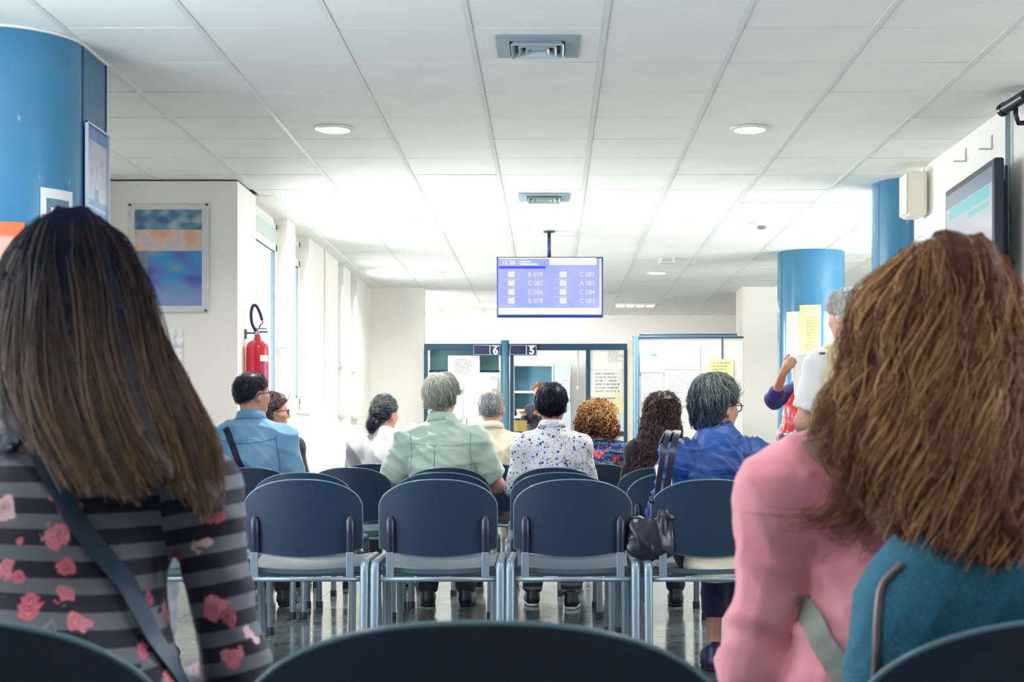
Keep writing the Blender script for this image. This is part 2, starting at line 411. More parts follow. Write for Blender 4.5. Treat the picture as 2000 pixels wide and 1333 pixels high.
# ------------------------------------------------------------------ ceiling
ce = struct(MB().box(-3.4, 5.3, -4.0, 10.9, CEIL + 0.006, CEIL + 0.12).box(-2.36, 5.3, 10.9, 17.6, CEIL + 0.006, CEIL + 0.12).box(-3.4, 5.3, 17.6, 21.7, CEIL + 0.006, CEIL + 0.12).obj('ceiling', M_slab))
TX0, TY0 = -0.362, 6.47
tm = MB().box(-0.286, 0.286, -0.2955, 0.2955, 0, 0.0035).mesh('ceiling_tile'); tm.materials.append(M_tile)
far_t = MB(); nt_ = 0
for j in range(-17, 26):
    for i in range(-5, 10):
        x, y = TX0 + (i + .5) * 0.6, TY0 + (j + .5) * 0.6
        if x < -2.1 and y > 10.9: continue
        vis = 5.3 < y < 17.5 and abs(PX(0, y)) + 0.6 > -x and x < PX(2000, y) + 0.5 and not (x > 2.5 and y < 10) and x < 3.9
        if vis and nt_ < 300:
            o = link('ceiling_tile', tm, None, ce, (x, y, CEIL)); o.rotation_euler = (R_.uniform(-1, 1) * 0.003, R_.uniform(-1, 1) * 0.003, 0); o.location.z += R_.uniform(0, 0.001); nt_ += 1
        else: far_t.box(x - .286, x + .286, y - .2955, y + .2955, CEIL, CEIL + .0035)
far_t.obj('outer_ceiling_tiles', M_tile, ce)['kind'] = 'stuff'
rm = MB().box(-0.013, 0.013, -3.8, 21.6, CEIL - 0.003, CEIL + 0.006).mesh('grid_runner'); rm.materials.append(M_run)
for i in range(-5, 11):
    x = TX0 + i * 0.6
    if -2.4 < x: link('grid_runner', rm, None, ce, (x, 0, 0))
rs = MB().box(-0.013, 0.013, -3.8, 10.6, CEIL - 0.003, CEIL + 0.006).mesh('grid_runner'); rs.materials.append(M_run)
for i in (-5, -4): link('grid_runner', rs, None, ce, (TX0 + i * 0.6, 0, 0))

# ------------------------------------------------------------------ walls
XL = -2.17; XW = -2.255
struct(box('wall_left', M_wall, -3.22, -3.1, 5.6, 10.3, 0, CEIL))
struct(box('wall_left_rear', M_wall, -3.22, -3.1, -4.0, 0.9, 0, CEIL))  # gap up to wall_left left open for the added fill light
struct(box('wall_rear', M_wall, -3.22, 5.3, -4.12, -4.0, 0, CEIL))
pw = struct(box('wall_poster', M_wall, -3.22, -2.2, 10.25, 10.88, 0, CEIL - 0.012))
box('shadow_gap', M_gask, -3.1, -2.204, 10.254, 10.876, CEIL - 0.012, CEIL - 0.004, pw)
wl = MB()
ys = [10.88] + [v for w in WIN_Y for v in w] + [17.6]
for i in range(0, len(ys), 2): 
    if ys[i + 1] - ys[i] > 0.03: wl.box(-2.34, XL, ys[i], ys[i + 1], 0, CEIL - 0.01)
for a, b in WIN_Y:
    wl.box(-2.34, XL, a, b, 0, 1.215); wl.box(-2.34, XW - 0.03, a, b, 2.735, CEIL - 0.01)
wlo = struct(wl.obj('wall_window_side', M_wall))
struct(box('trim_soffit', M_wall, -2.34, -2.06, 10.9, 17.6, CEIL - 0.012, CEIL + 0.01))
struct(box('wall_far_left', M_wall, -2.34, -1.53, 17.6, 17.75, 0, CEIL))
struct(box('wall_far_right', M_wall, 2.295, 5.3, 17.5, 18.1, 0, CEIL))
struct(box('wall_far', M_wall, -3.4, 5.3, 21.5, 21.65, 0, CEIL))
struct(box('wall_right', M_wall, 2.5, 2.62, 4.6, 10.05, 0, CEIL))
struct(box('wall_right_outer', M_wall, 5.2, 5.32, -4.0, 21.6, 0, CEIL))
struct(box('wall_office_left', M_wall, -3.4, -3.3, 17.7, 21.6, 0, CEIL))
struct(box('trim_corner', M_white, 2.29, 2.31, 17.49, 17.5, 0, CEIL - 0.02))
for nm, x0, y0, x1, y1 in (('baseboard_right', 2.485, 4.6, 2.5, 10.05), ('baseboard_left', XL, 10.9, XL + 0.012, 17.6), ('baseboard_far', -2.17, 17.588, -1.53, 17.6)):
    struct(box(nm, mat('skirting_grey', C(120, 128, 134), 0.4), x0, x1, y0, y1, 0, 0.09, bevel=0.003))

# windows in the left wall
def window(k, a, b, handle):
    w = thing('window_%d' % k, None, None, (XW, (a + b) / 2, 1.22), kind='structure')
    h = (b - a) / 2; T = 1.515
    MB().box(-0.06, 0.0, -h, h, T - 0.05, T).box(-0.06, 0.0, -h, -h + 0.05, 0, T).box(-0.06, 0.0, h - 0.05, h, 0, T).box(-0.06, 0.0, -h, h, 0, 0.05).obj('window_frame', M_frame, w, bevel=0.004)
    MB().box(-0.055, 0.006, -h + 0.05, h - 0.05, T - 0.17, T - 0.05).obj('shutter_box', M_shut, w, bevel=0.004)
    s0, s1, z0, z1 = -h + 0.055, h - 0.055, 0.055, T - 0.175; q = 0.06
    sh = MB().box(-0.045, 0.012, s0, s1, z1 - q, z1).box(-0.045, 0.012, s0, s0 + q, z0, z1).box(-0.045, 0.012, s1 - q, s1, z0, z1).box(-0.045, 0.012, s0, s1, z0, z0 + q).obj('sash', M_frame, w, bevel=0.004)
    gs = MB()
    for bx in ((s0 + q, s1 - q, z1 - q - 0.012, z1 - q), (s0 + q, s1 - q, z0 + q, z0 + q + 0.012), (s0 + q, s0 + q + 0.012, z0 + q, z1 - q), (s1 - q - 0.012, s1 - q, z0 + q, z1 - q)):
        gs.box(-0.03, 0.0, *bx)
    gs.obj('gasket', M_gask, sh)
    box('glass_pane', M_glass, -0.025, -0.021, s0 + q, s1 - q, z0 + q, z1 - q, sh)
    hd = MB().box(0.012, 0.02, s1 - 0.045, s1 - 0.015, 0.42, 0.56).obj('handle_plate', mat('handle_grey', C(150, 170, 176), 0.35), sh, bevel=0.002)
    MB().tube([(0.02, s1 - 0.03, 0.5), (0.05, s1 - 0.03, 0.5), (0.055, s1 + 0.005, 0.5), (0.055, s1 + 0.07, 0.495)], 0.009, 8).obj('handle_lever', mat('handle_grey', None), sh, smooth=True)
    MB().box(0.0, XL - XW + 0.035, -h, h, -0.035, 0.0).obj('window_sill', mat('sill_marble', C(214, 208, 198), 0.25, var=(14, C(196, 190, 182), 0.4, 0.65)), w, bevel=0.004)
    return w
for k, (a, b) in enumerate(WIN_Y): window(k + 1, a, b, True)
tag(MB().tube([(XL + 0.014, 13.97, 1.3), (XL + 0.014, 13.97, CEIL - 0.01)], 0.012, 8).box(XL, XL + 0.03, 13.95, 13.99, 1.25, 1.3).obj('cable_conduit', M_white, smooth=False), 'thin white cable conduit running up the wall between second and third window', 'conduit')

# columns
def lathe_col(name, c, r, label):
    o = thing(name, label, 'column', (c[0], c[1], 0), kind='structure')
    MB().lathe([(r, 0.0), (r, CEIL - 0.001)], 64).obj('column_shell', M_blue, o, auto=40)
    MB().lathe([(r + 0.008, 0.0), (r + 0.008, 0.1)], 64).obj('column_base', M_blued, o, auto=40)
    for k in range(2):
        a = -PI / 2 + (-1.22 if k == 0 else 1.15)
        MB().box(r - 0.002, r + 0.0015, -0.004, 0.004, 0.1, CEIL - 0.014, Matrix.Rotation(a, 4, 'Z')).obj('seam', M_blued, o)
    return o
lathe_col('column', (2.62, 10.44), 0.32, 'glossy blue round column behind the white loudspeaker on the right wall')
lathe_col('column', (2.545, 14.3), 0.325, 'glossy blue round column carrying a yellow notice, beyond the standing white-haired man')
lc = thing('column', 'wide blue column with flat side panel beside left ceiling edge, hung with framed notices', 'column', (-2.50, 6.74, 0), kind='structure')
prof = []
for k in range(49):
    a = PI * (0.0 - k / 48.0)          # front half, from +X round to -X
    prof.append((0.34 * math.cos(a), 0.34 * math.sin(a)))
def extr(name, pl, z0, z1, m, parent, closed=True, auto=40):
    n = len(pl); b = MB(); V = [(x, y, z0) for x, y in pl] + [(x, y, z1) for x, y in pl]
    Fs = [(i, (i + 1) % n, n + (i + 1) % n, n + i) for i in range(n)] + [tuple(range(n - 1, -1, -1)), tuple(range(n, 2 * n))]
    return b.add(V, Fs).obj(name, m, parent, auto=auto)
prof = [(0.34, 0.0)] + prof[1:]
extr('column_shell', prof, 0, CEIL - 0.012, M_blue, lc)
MB().box(-0.34, 0.34, 0.004, 0.35, 0, CEIL - 0.012).obj('side_panel', M_blued, lc, bevel=0.01)
MB().box(0.335, 0.343, -0.012, 0.004, 0, CEIL - 0.012).obj('seam', mat('seam_dark', C(28, 58, 100), 0.4), lc)
MB().box(0.336, 0.344, 0.338, 0.352, 0, CEIL - 0.012).obj('seam', mat('seam_dark', None), lc)
extr('ceiling_collar', [(x * 1.03, y * 1.03 if y < 0 else y) for x, y in prof] + [(-0.35, 0.36), (0.35, 0.36)], CEIL - 0.012, CEIL - 0.001, M_white, lc)

# ------------------------------------------------------------------ ceiling fittings
def downlight(x, y, label, power, lit=True):
    t = thing('downlight', label, 'ceiling light', (x, y, CEIL), group='recessed ceiling downlights')
    MB().lathe([(0.088, -0.004), (0.092, -0.014), (0.112, -0.008), (0.114, -0.0015)], 40).obj('trim_ring', M_white, t, auto=50)
    MB().lathe([(0.002, -0.013), (0.09, -0.0125), (0.09, -0.005)], 40).obj('lens', M_lens, t, auto=50)
    l = bpy.data.lights.new('downlight_lamp', 'AREA'); l.shape = 'DISK'; l.size = 0.17; l.energy = power; l.color = (1, 0.975, 0.93); l.spread = 2.6
    lo = bpy.data.objects.new('downlight_lamp', l); COL.objects.link(lo); lo.parent = t; lo.location = (0, 0, -0.02)
LBL = {(0, 0): 'bright round downlight in the ceiling left of the nearer air vent', (1, 0): 'bright round downlight in the ceiling right of the nearer air vent',
       (0, 1): 'round downlight left of the farther air vent, washed out by its glare', (1, 1): 'round downlight in the ceiling right of the farther air vent',
       (0, 2): 'far round downlight left of the hanging number display', (1, 2): 'far round downlight right of the number display, under the ceiling box'}
for r in range(-2, 3):
    for c, x in ((0, -1.27), (1, 1.165)):
        downlight(x, 8.56 + 3.7 * r, LBL.get((c, r), 'round downlight in the ceiling over the %s seats, %s side' % ('nearest' if r == -1 else 'rearmost', 'window' if c == 0 else 'television')), (9, 12, 34, 56, 24)[r + 2])
def vent(x, y, label):
    t = thing('air_vent', label, 'air vent', (x, y, CEIL), group='square ceiling air vents')
    mv = mat('vent_metal', C(150, 172, 182), 0.45); md = mat('vent_dark', C(36, 62, 96), 0.6)
    def ring(a, b, z0, z1):
        m = MB(); V = [(s * a, q * a, z0) for s, q in ((-1, -1), (1, -1), (1, 1), (-1, 1))] + [(s * b, q * b, z1) for s, q in ((-1, -1), (1, -1), (1, 1), (-1, 1))]
        V += [(v[0], v[1], v[2] + 0.003) for v in V]
        Fs = []
        for k in range(4):
            k2 = (k + 1) % 4; Fs += [(k, k2, 4 + k2, 4 + k), (8 + k, 12 + k, 12 + k2, 8 + k2), (k, 8 + k, 8 + k2, k2), (4 + k, 4 + k2, 12 + k2, 12 + k)]
        return m.add(V, Fs)
    ring(0.19, 0.128, -0.006, -0.012).obj('vent_frame', mv, t)
    box('backing', md, -0.13, 0.13, -0.13, 0.13, -0.0025, -0.0005, t)
    for a in (0.122, 0.088, 0.054): ring(a, a - 0.017, -0.03, -0.006).obj('louvre', mat('louvre_pale', C(190, 204, 208), 0.4), t)
    MB().box(-0.028, 0.028, -0.028, 0.028, -0.02, -0.004).obj('centre_plate', mv, t, bevel=0.004)
vent(-0.062, 6.77, 'large square grey air vent in the nearest ceiling row')
vent(-0.052, 11.0, 'small-looking square air vent farther back in the same ceiling strip')
def detector(x, y, label, s=1.0):
    t = thing('smoke_detector', label, 'smoke detector', (x, y, CEIL))
    MB().lathe([(0.055 * s, 0.0), (0.055 * s, -0.018), (0.048 * s, -0.022)], 28).obj('mounting_base', M_white, t, auto=40)
    MB().lathe([(0.04 * s, -0.022), (0.042 * s, -0.034), (0.03 * s, -0.046), (0.004, -0.048)], 28).obj('sensor_head', M_white if s < 1 else mat('sensor_grey', C(120, 130, 140), 0.4), t, auto=40)
detector(PX(1488, 12.35), 12.35, 'round white smoke detector with dark sensor on the right ceiling')
detector(PX(1018, 12.5), 12.5, 'small round smoke detector just above the number display', 0.8)
t = thing('ceiling_sensor_box', 'small pale box fixed to the ceiling right of the number display', 'sensor', (PX(1302, 14.75), 14.75, CEIL))
MB().box(-0.075, 0.075, -0.09, 0.09, -0.05, 0).obj('casing', mat('sensor_pale', C(206, 208, 204), 0.5), t, bevel=0.006)
MB().box(-0.05, 0.05, -0.094, -0.088, -0.04, -0.012).obj('grille', mat('grille_grey', C(160, 166, 166), 0.5), t)
for x0, x1, lab in ((935, 980, 'louvred office ceiling light at the left of the number display'), (1203, 1280, 'louvred office ceiling light at the right below the number display')):
    d = 19.8; xa, xb = PX(x0, d), PX(x1, d)
    t = thing('office_light', lab, 'ceiling light', ((xa + xb) / 2, d, CEIL)); w = (xb - xa) / 2
    MB().box(-w, w, -0.15, 0.15, -0.02, 0.0).obj('light_frame', M_white, t)
    n = 4 if w > 0.2 else 2
    for k in range(n):
        a = -w + 2 * w * (k + 0.12) / n; b = -w + 2 * w * (k + 0.85) / n
        box('light_cell', mat('tube_glow', (1, 1, 1, 1), 0.5, emit=(1, 1, 1, 1), es=2.5), a, b, -0.13, 0.13, -0.024, -0.018, t)
    l = bpy.data.lights.new('office_lamp', 'AREA'); l.shape = 'RECTANGLE'; l.size = 2 * w; l.size_y = 0.3; l.energy = 20
    lo = bpy.data.objects.new('office_lamp', l); COL.objects.link(lo); lo.parent = t; lo.location = (0, 0, -0.03)

# ------------------------------------------------------------------ hanging number display
d = 12.75; xa, xb = PX(970, d), PX(1178, d); za, zb = PZ(620, d), PZ(502, d); xc, zc = (xa + xb) / 2, (za + zb) / 2; W, H = xb - xa, zb - za
t = thing('number_display', 'blue waiting-number screen hanging from the ceiling on a dark pole', 'display', (xc, d, za)); Z = H / 2
M_bez = mat('display_bezel', C(28, 42, 112), 0.3)
MB().box(-W / 2, W / 2, 0, 0.07, 0, H).obj('housing', M_bez, t, bevel=0.006)
g = G('display_blue', 0.4); sx = g.sep()
col = g.ramp(g.noise(3.0, 1).outputs['Fac'], [(0.3, C(156, 168, 228)), (0.7, C(184, 188, 238))])
g.l(col, g.p.inputs['Emission Color']); g.p.inputs['Emission Strength'].default_value = 0.85; g.p.inputs['Base Color'].default_value = C(40, 50, 110)
sc_ = MB().box(-W / 2 + 0.012, W / 2 - 0.012, -0.003, 0.0, 0.02, H - 0.012).obj('screen', g.m, t)
def em(name, c, s=1.0): return mat(name, C(20, 20, 30), 0.5, emit=c, es=s)
E_w = em('screen_white', (1, 1, 1, 1), 1.05); E_p = em('screen_pale', C(232, 232, 252), 1.0); E_b = em('screen_blue', C(22, 60, 236), 1.0)
def dx(x): return PX(x, d) - xc
def dz(y): return PZ(y, d) - za
box('footer_bar', E_w, dx(974), dx(1170), -0.006, -0.003, dz(614), dz(602), sc_)
box('header_box', E_w, dx(1073), dx(1165), -0.006, -0.003, dz(518), dz(504), sc_)
box('header_strip', E_w, dx(974), dx(1073), -0.0045, -0.003, dz(506), dz(504), sc_)
box('side_strip', E_w, dx(1171), dx(1174), -0.0045, -0.003, dz(614), dz(506), sc_)
box('blue_bar', E_b, dx(974), dx(1066), -0.006, -0.003, dz(525), dz(520.5), sc_)
text_mesh('clock_text', '12 36', 0.052, E_w, sc_, (dx(993), -0.005, dz(513.5)))
for yy, x1 in ((511.5, 1036), (516.5, 1050)): box('date_line', E_w, dx(1016), dx(x1), -0.005, -0.003, dz(yy + 1.2), dz(yy - 1.2), sc_)
rows = [('05', 'B 079', '05', 'C 085'), ('05', 'C 087', '03', 'A 085'), ('05', 'C 086', '05', 'C 084'), ('05', 'B 078', '05', 'C 083')]
for k, r in enumerate(rows):
    yy = 537 + 17.2 * k
    for (x, bx, s, bd, m) in ((999, r[0], 0.062, 0.0035, E_w), (1046, r[1], 0.058, 0.0, E_p), (1100, r[2], 0.062, 0.0035, E_w), (1147, r[3], 0.058, 0.0, E_p)):
        text_mesh('display_number', bx, s, m, sc_, (dx(x), -0.005, dz(yy)), bold=bd, sx=0.95)
    for x0, x1 in ((980, 1012), (1082, 1112)): box('row_line', E_p, dx(x0), dx(x1), -0.0045, -0.003, dz(yy + 9.2), dz(yy + 8.6), sc_)
MB().tube([(dx(1072.5), 0.045, H - 0.01), (dx(1072.5), 0.045, CEIL - za - 0.01)], 0.016, 16).obj('hanging_pole', mat('pole_dark', C(40, 62, 92), 0.4), t, smooth=True)
MB().lathe([(0.05, -0.012), (0.05, -0.001)], 24, (dx(1072.5), 0.045, CEIL - za)).obj('ceiling_plate', mat('pole_dark', None), t, auto=40)

# ------------------------------------------------------------------ notices
def notice_mat(name, paper, ink, lines, x0=0.1, x1=0.9, z0=0.12, z1=0.9, seed=0.0, ragged=0.4, extra=None):
    g = G(name, 0.6, 'Generated'); x, y, z = g.sep()
    u = g.math('DIVIDE', g.math('SUBTRACT', z, z0), (z1 - z0)); rr = g.math('MULTIPLY', u, lines)
    fr = g.math('FRACT', rr); row = g.math('FLOOR', rr)
    on = g.math('MULTIPLY', g.math('GREATER_THAN', fr, 0.45), g.math('MULTIPLY', g.math('GREATER_THAN', u, 0.0), g.math('LESS_THAN', u, 1.0)))
    wn = g.n('ShaderNodeTexWhiteNoise', noise_dimensions='1D'); g.l(g.math('ADD', row, seed), wn.inputs['W'])
    ln = g.math('MULTIPLY_ADD', wn.outputs[0], -ragged * (x1 - x0), x1)
    inx = g.math('MULTIPLY', g.math('GREATER_THAN', x, x0), g.math('LESS_THAN', x, ln))
    cmb = g.n('ShaderNodeCombineXYZ'); g.l(g.math('MULTIPLY', x, 26.0), cmb.inputs[0]); g.l(g.math('ADD', row, seed), cmb.inputs[1])
    wd = g.noise(1.0, 1, cmb.outputs[0]); brk = g.math('GREATER_THAN', wd.outputs['Fac'], 0.42)
    f = g.math('MULTIPLY', g.math('MULTIPLY', on, inx), brk)
    return g.base(g.mix(g.math('MULTIPLY', f, 0.75), paper, ink))
PW = C(242, 240, 236); PY = C(240, 230, 158); PYP = C(246, 240, 190); INK = C(120, 124, 136)
NK = [0]
def notice(label, x0, y0, x1, y1, d, paper=PW, lines=9, name='paper_notice', th=0.003, group=None, ink=INK, mats=None, margin=(0.1, 0.9, 0.12, 0.9), ragged=0.4):
    NK[0] += 1; xa, xb, za, zb = PX(x0, d), PX(x1, d), PZ(y1, d), PZ(y0, d)
    m = mats or notice_mat('notice_%d' % NK[0], paper, ink, lines, *margin, seed=NK[0] * 7.3, ragged=ragged)
    # a slightly curled sheet
    b = MB(); n = 6; V = []; Fs = []
    for k in range(n + 1):
        u = k / n; zz = (zb - za) * u; yy = -0.004 * (1 - u) ** 2 * (1 if NK[0] % 2 else 2)
        for s in (-1, 1):
            V += [(s * (xb - xa) / 2, yy, zz), (s * (xb - xa) / 2, yy + th * 0.4, zz)]
    for k in range(n):
        a = k * 4; Fs += [(a, a + 2, a + 6, a + 4), (a + 1, a + 5, a + 7, a + 3), (a, a + 4, a + 5, a + 1), (a + 2, a + 3, a + 7, a + 6)]
    Fs += [(0, 1, 3, 2), (n * 4, n * 4 + 2, n * 4 + 3, n * 4 + 1)]
    o = b.add(V, Fs).obj(name, m); o.location = ((xa + xb) / 2, d - th, za)
    return tag(o, label, 'notice', group)

# ------------------------------------------------------------------ reception counter (glazed screen)
d = 17.5
rc = thing('reception_screen', 'dark blue framed glass reception screen with white lower panels at the far end', 'screen', (PX(1027, d), d, 0)); ox = PX(1027, d)
def rx(x): return PX(x, d) - ox
def rz_(y): return PZ(y, d)
zt = rz_(672); zc_ = rz_(843)
fr = MB().box(rx(829), rx(1225), -0.035, 0.035, zt - 0.075, zt)
fr.obj('top_rail', M_navy, rc, bevel=0.004)
for x in (832, 1000, 1148.5, 1222):
    w = 0.022 if x != 1148.5 else 0.027
    MB().box(rx(x) - w, rx(x) + w, -0.035, 0.035, 0.0, zt - 0.075).obj('mullion', M_navy, rc, bevel=0.004)
MB().lathe([(0.052, 0), (0.052, rz_(667)), (0.045, rz_(665.5))], 28, (rx(986.5), -0.05, 0)).obj('round_post', mat('post_teal', C(70, 118, 142), 0.3), rc, auto=40)
MB().box(rx(832), rx(1222), -0.03, 0.03, zc_ - 0.06, zc_).obj('bottom_rail', M_navy, rc, bevel=0.004)
for a, b in ((832, 1000), (1000, 1148.5), (1148.5, 1222)):
    MB().box(rx(a) + 0.03, rx(b) - 0.03, -0.02, 0.0, 0.02, zc_ - 0.06).obj('lower_panel', M_white, rc, bevel=0.004)
for a, b in ((832, 980), (1148.5, 1222)):
    box('glass_pane', M_glass2, rx(a) + 0.025, rx(b) - 0.025, -0.004, 0.004, zc_, zt - 0.075, rc)
wt = MB().box(rx(834), rx(1146), 0.045, 0.62, zc_ - 0.07, zc_ - 0.035).obj('worktop', mat('worktop_grey', C(150, 158, 164), 0.4), None, bevel=0.005); wt.location = (ox, d, 0)
tag(wt, 'grey worktop running behind the reception glass', 'worktop')
MB().box(rx(836), rx(1144), 0.52, 0.56, 0, zc_ - 0.07).obj('support_panel', M_white, wt)
for n_, (x0, x1), num, lab in ((6, (924, 978), '6', 'navy counter sign with white number six left of the teal post'), (5, (995, 1049), '5', 'navy counter sign with white number five right of the teal post')):
    dd = 17.42; xa, xb, za, zb = PX(x0, dd), PX(x1, dd), PZ(695, dd), PZ(673.5, dd)
    t = thing('counter_sign', lab, 'sign', ((xa + xb) / 2, dd, za), group='counter number signs'); w, h = xb - xa, zb - za
    MB().box(-w / 2, w / 2, -0.01, 0.02, 0, h).obj('sign_board', mat('sign_navy', C(34, 40, 86), 0.4), t, bevel=0.003)
    b = MB(); e = 0.006
    for bx in ((-w / 2 + e, w / 2 - e, h - 2 * e, h - e), (-w / 2 + e, w / 2 - e, e, 2 * e), (-w / 2 + e, -w / 2 + 2 * e, e, h - e), (w / 2 - 2 * e, w / 2 - e, e, h - e)): b.box(bx[0], bx[1], -0.0125, -0.010, bx[2], bx[3])
    b.obj('border_line', mat('sign_line', C(150, 186, 204), 0.4), t)
    s = w * 0.10; MB().box(s, s + 0.008, -0.0125, -0.01, 0.012, h - 0.012).obj('divider', mat('sign_white', C(240, 244, 244), 0.5), t)
    text_mesh('sign_number', num, 0.125, mat('sign_white', None), t, (w * 0.31, -0.012, h * 0.43), bold=0.004)
    MB().box(w * 0.18, w * 0.45, -0.0125, -0.01, h - 0.022, h - 0.014).obj('small_print', mat('sign_white', None), t)
# blinds
def blind(x0, x1, y0, y1, label, slats, rail_y=None):
    dd = 17.62; xa, xb = PX(x0, dd), PX(x1, dd); t = thing('window_blind', label, 'blind', ((xa + xb) / 2, dd, PZ(y1, dd))); w = (xb - xa) / 2; z0 = PZ(y1, dd); zt_ = PZ(y0, dd)
    MB().box(-w, w, -0.02, 0.02, zt_ - z0 - 0.03, zt_ - z0).obj('head_rail', M_white, t, bevel=0.003)
    b = MB(); n = slats
    for k in range(n):
        zz = 0.03 + (zt_ - z0 - 0.07) * k / max(n - 1, 1)
        b.box(-w + 0.01, w - 0.01, -0.013, 0.013, -0.0008, 0.0008, Matrix.Translation((0, 0, zz)) @ Matrix.Rotation(0.75, 4, 'X'))
    o = b.obj('slats', mat('blind_slat', C(150, 178, 178), 0.4), t); o['kind'] = 'stuff'
    for sg in (-0.8, 0.8): MB().box(sg * w - 0.012, sg * w + 0.012, -0.09, -0.018, zt_ - z0 - 0.025, zt_ - z0 - 0.005).obj('bracket', M_alu, t)
    MB().box(-w, w, -0.018, 0.018, 0, 0.028).obj('bottom_bar', M_navy, t, bevel=0.003)
    return t
blind(838, 976, 680, 728, 'grey-green slatted blind half lowered behind the left counter glass', 14)
bt = blind(1050, 1143, 676, 685, 'raised slatted blind above the open counter window', 4)
MB().tube([(PX(1129, 17.62) - bt.location.x, -0.03, 0.0), (PX(1129, 17.62) - bt.location.x, -0.03, PZ(760, 17.62) - bt.location.z)], 0.007, 8).tube([(PX(1129, 17.62) - bt.location.x, -0.03, PZ(755, 17.62) - bt.location.z), (PX(1129, 17.62) - bt.location.x, -0.03, PZ(764, 17.62) - bt.location.z)], 0.014, 8).obj('tilt_wand', M_white, bt, smooth=True)
dn = 17.49
notice('large white notice taped to the left counter glass under the six sign', 875, 695, 937, 741, dn, lines=8, margin=(0.22, 0.8, 0.2, 0.85))
notice('small blank white card on the left counter glass beside the teal post', 938, 742, 971, 760, dn, lines=1, margin=(0.3, 0.35, 0.4, 0.5))
notice('white notice at the top of the narrow right glass panel', 1154, 680, 1221, 722, dn, lines=10, margin=(0.5, 0.95, 0.3, 0.85))
notice('white notice with centred grey lines, middle of the narrow right glass panel', 1153, 723.5, 1220, 776, dn, lines=6, margin=(0.14, 0.86, 0.12, 0.9), ragged=0.15)
notice('pale yellow notice lowest on the narrow right glass panel', 1155, 766, 1219, 807, dn - 0.006, PYP, lines=5, margin=(0.35, 0.85, 0.1, 0.9))

# white notice board in front of the screen, right
d = 16.5
pb = thing('notice_partition', 'white partition board with blue post and navy top rail, covered in notices', 'partition', (PX(1340, d), d, 0)); ox = PX(1340, d)
zt = PZ(656, d)
MB().box(PX(1247, d) - ox, PX(1410, d) - ox - 0.002, 0, 0.04, 0.05, zt - 0.03).obj('board_panel', mat('board_white', C(206, 204, 200), 0.5), pb, bevel=0.003)
MB().box(PX(1410, d) - ox + 0.002, PX(1451, d) - ox, 0, 0.04, 0.05, zt - 0.03).obj('board_panel', mat('board_white', C(206, 204, 200), 0.5), pb, bevel=0.003)
MB().box(PX(1236, d) - ox, PX(1452, d) - ox, -0.02, 0.05, zt - 0.03, zt - 0.008).obj('top_rail', M_navy, pb, bevel=0.003)
MB().box(PX(1249, d) - ox, PX(1440, d) - ox, 0.0, 0.05, zt, zt + 0.022).obj('upper_rail', M_navy, pb, bevel=0.003)
MB().box(PX(1249, d) - ox, PX(1440, d) - ox, 0.01, 0.04, zt - 0.008, zt).obj('rail_gap', M_white, pb)
MB().tube([(PX(1242, d) - ox, -0.005, 0), (PX(1242, d) - ox, -0.005, zt - 0.005)], 0.036, 20).obj('post', mat('post_steel_blue', C(112, 152, 178), 0.25, metal=0.3), pb, auto=40)
MB().box(PX(1247, d) - ox - 0.004, PX(1247, d) - ox + 0.008, -0.012, 0.04, 0, zt - 0.03).obj('edge_profile', M_gask, pb)
MB().box(PX(1236, d) - ox, PX(1236, d) - ox + 0.03, 0.04, 0.96, 0.0, zt - 0.02).obj('side_panel', mat('cream_panel', C(236, 226, 206), 0.5), pb, bevel=0.003)
MB().tube([(PX(1411, d) - ox, -0.008, zt - 0.03), (PX(1411, d) - ox, -0.008, PZ(703, d))], 0.006, 8).obj('cable', M_gask, pb)
dn = 16.49
notice('white sheet with a green heading at the top left of the notice board', 1250, 685, 1297, 728, dn, lines=12, margin=(0.08, 0.9, 0.1, 0.75))
gh = box('green_heading', mat('heading_green', C(60, 160, 160), 0.5), -0.01, 0.06, -0.006, -0.0035, PZ(693.5, dn) - PZ(728, dn) - 0.006, PZ(692, dn) - PZ(728, dn), bpy.data.objects[[o.name for o in bpy.data.objects if o.get('label', '').startswith('white sheet with a green')][0]])
notice('plain pale yellow sheet beside the green-headed sheet on the notice board', 1297, 675, 1367, 722, dn, PYP, lines=1, margin=(0.3, 0.31, 0.4, 0.41))
notice('white sheet with a thin printed box, lower left on the notice board', 1252, 729, 1296, 785, dn, lines=14, margin=(0.08, 0.9, 0.1, 0.92))
notice('white printed sheet below the plain yellow sheet on the notice board', 1298, 723, 1367, 792, dn, lines=16, margin=(0.06, 0.94, 0.05, 0.92))
notice('deep yellow notice on the board below the hanging cable', 1384, 702, 1432, 758, dn, PY, lines=7, ink=C(120, 116, 70), margin=(0.15, 0.88, 0.1, 0.9), ragged=0.2)

# office furniture behind the glass
d = 20.9
sh = thing('office_shelf', 'open shelf unit with blue back panel seen through the counter window', 'shelf', (PX(1041, d), d, 0)); w = (PX(1080, d) - PX(1003, d)) / 2; zt = PZ(712, d)
MB().box(-w, w, 0.3, 0.33, 0, zt).obj('back_panel', mat('shelf_teal', C(72, 124, 148), 0.5), sh)
for s in (-1, 1): MB().box(s * w - 0.012, s * w + 0.012, -0.02, 0.33, 0, zt).obj('side', M_white, sh)
for z_ in (PZ(764, d), PZ(813, d), 0.75, 0.35): MB().box(-w + 0.012, w - 0.012, 0.0, 0.3, z_ - 0.03, z_).obj('shelf_board', M_white, sh, bevel=0.003)
MB().box(-w, w, -0.02, 0.33, zt - 0.02, zt).obj('top_board', M_white, sh)
cb = thing('office_cupboard', 'tall grey cupboard door beside the blue-backed shelf', 'cupboard', (PX(1099, d), d, 0)); w = (PX(1119, d) - PX(1080, d)) / 2 - 0.014
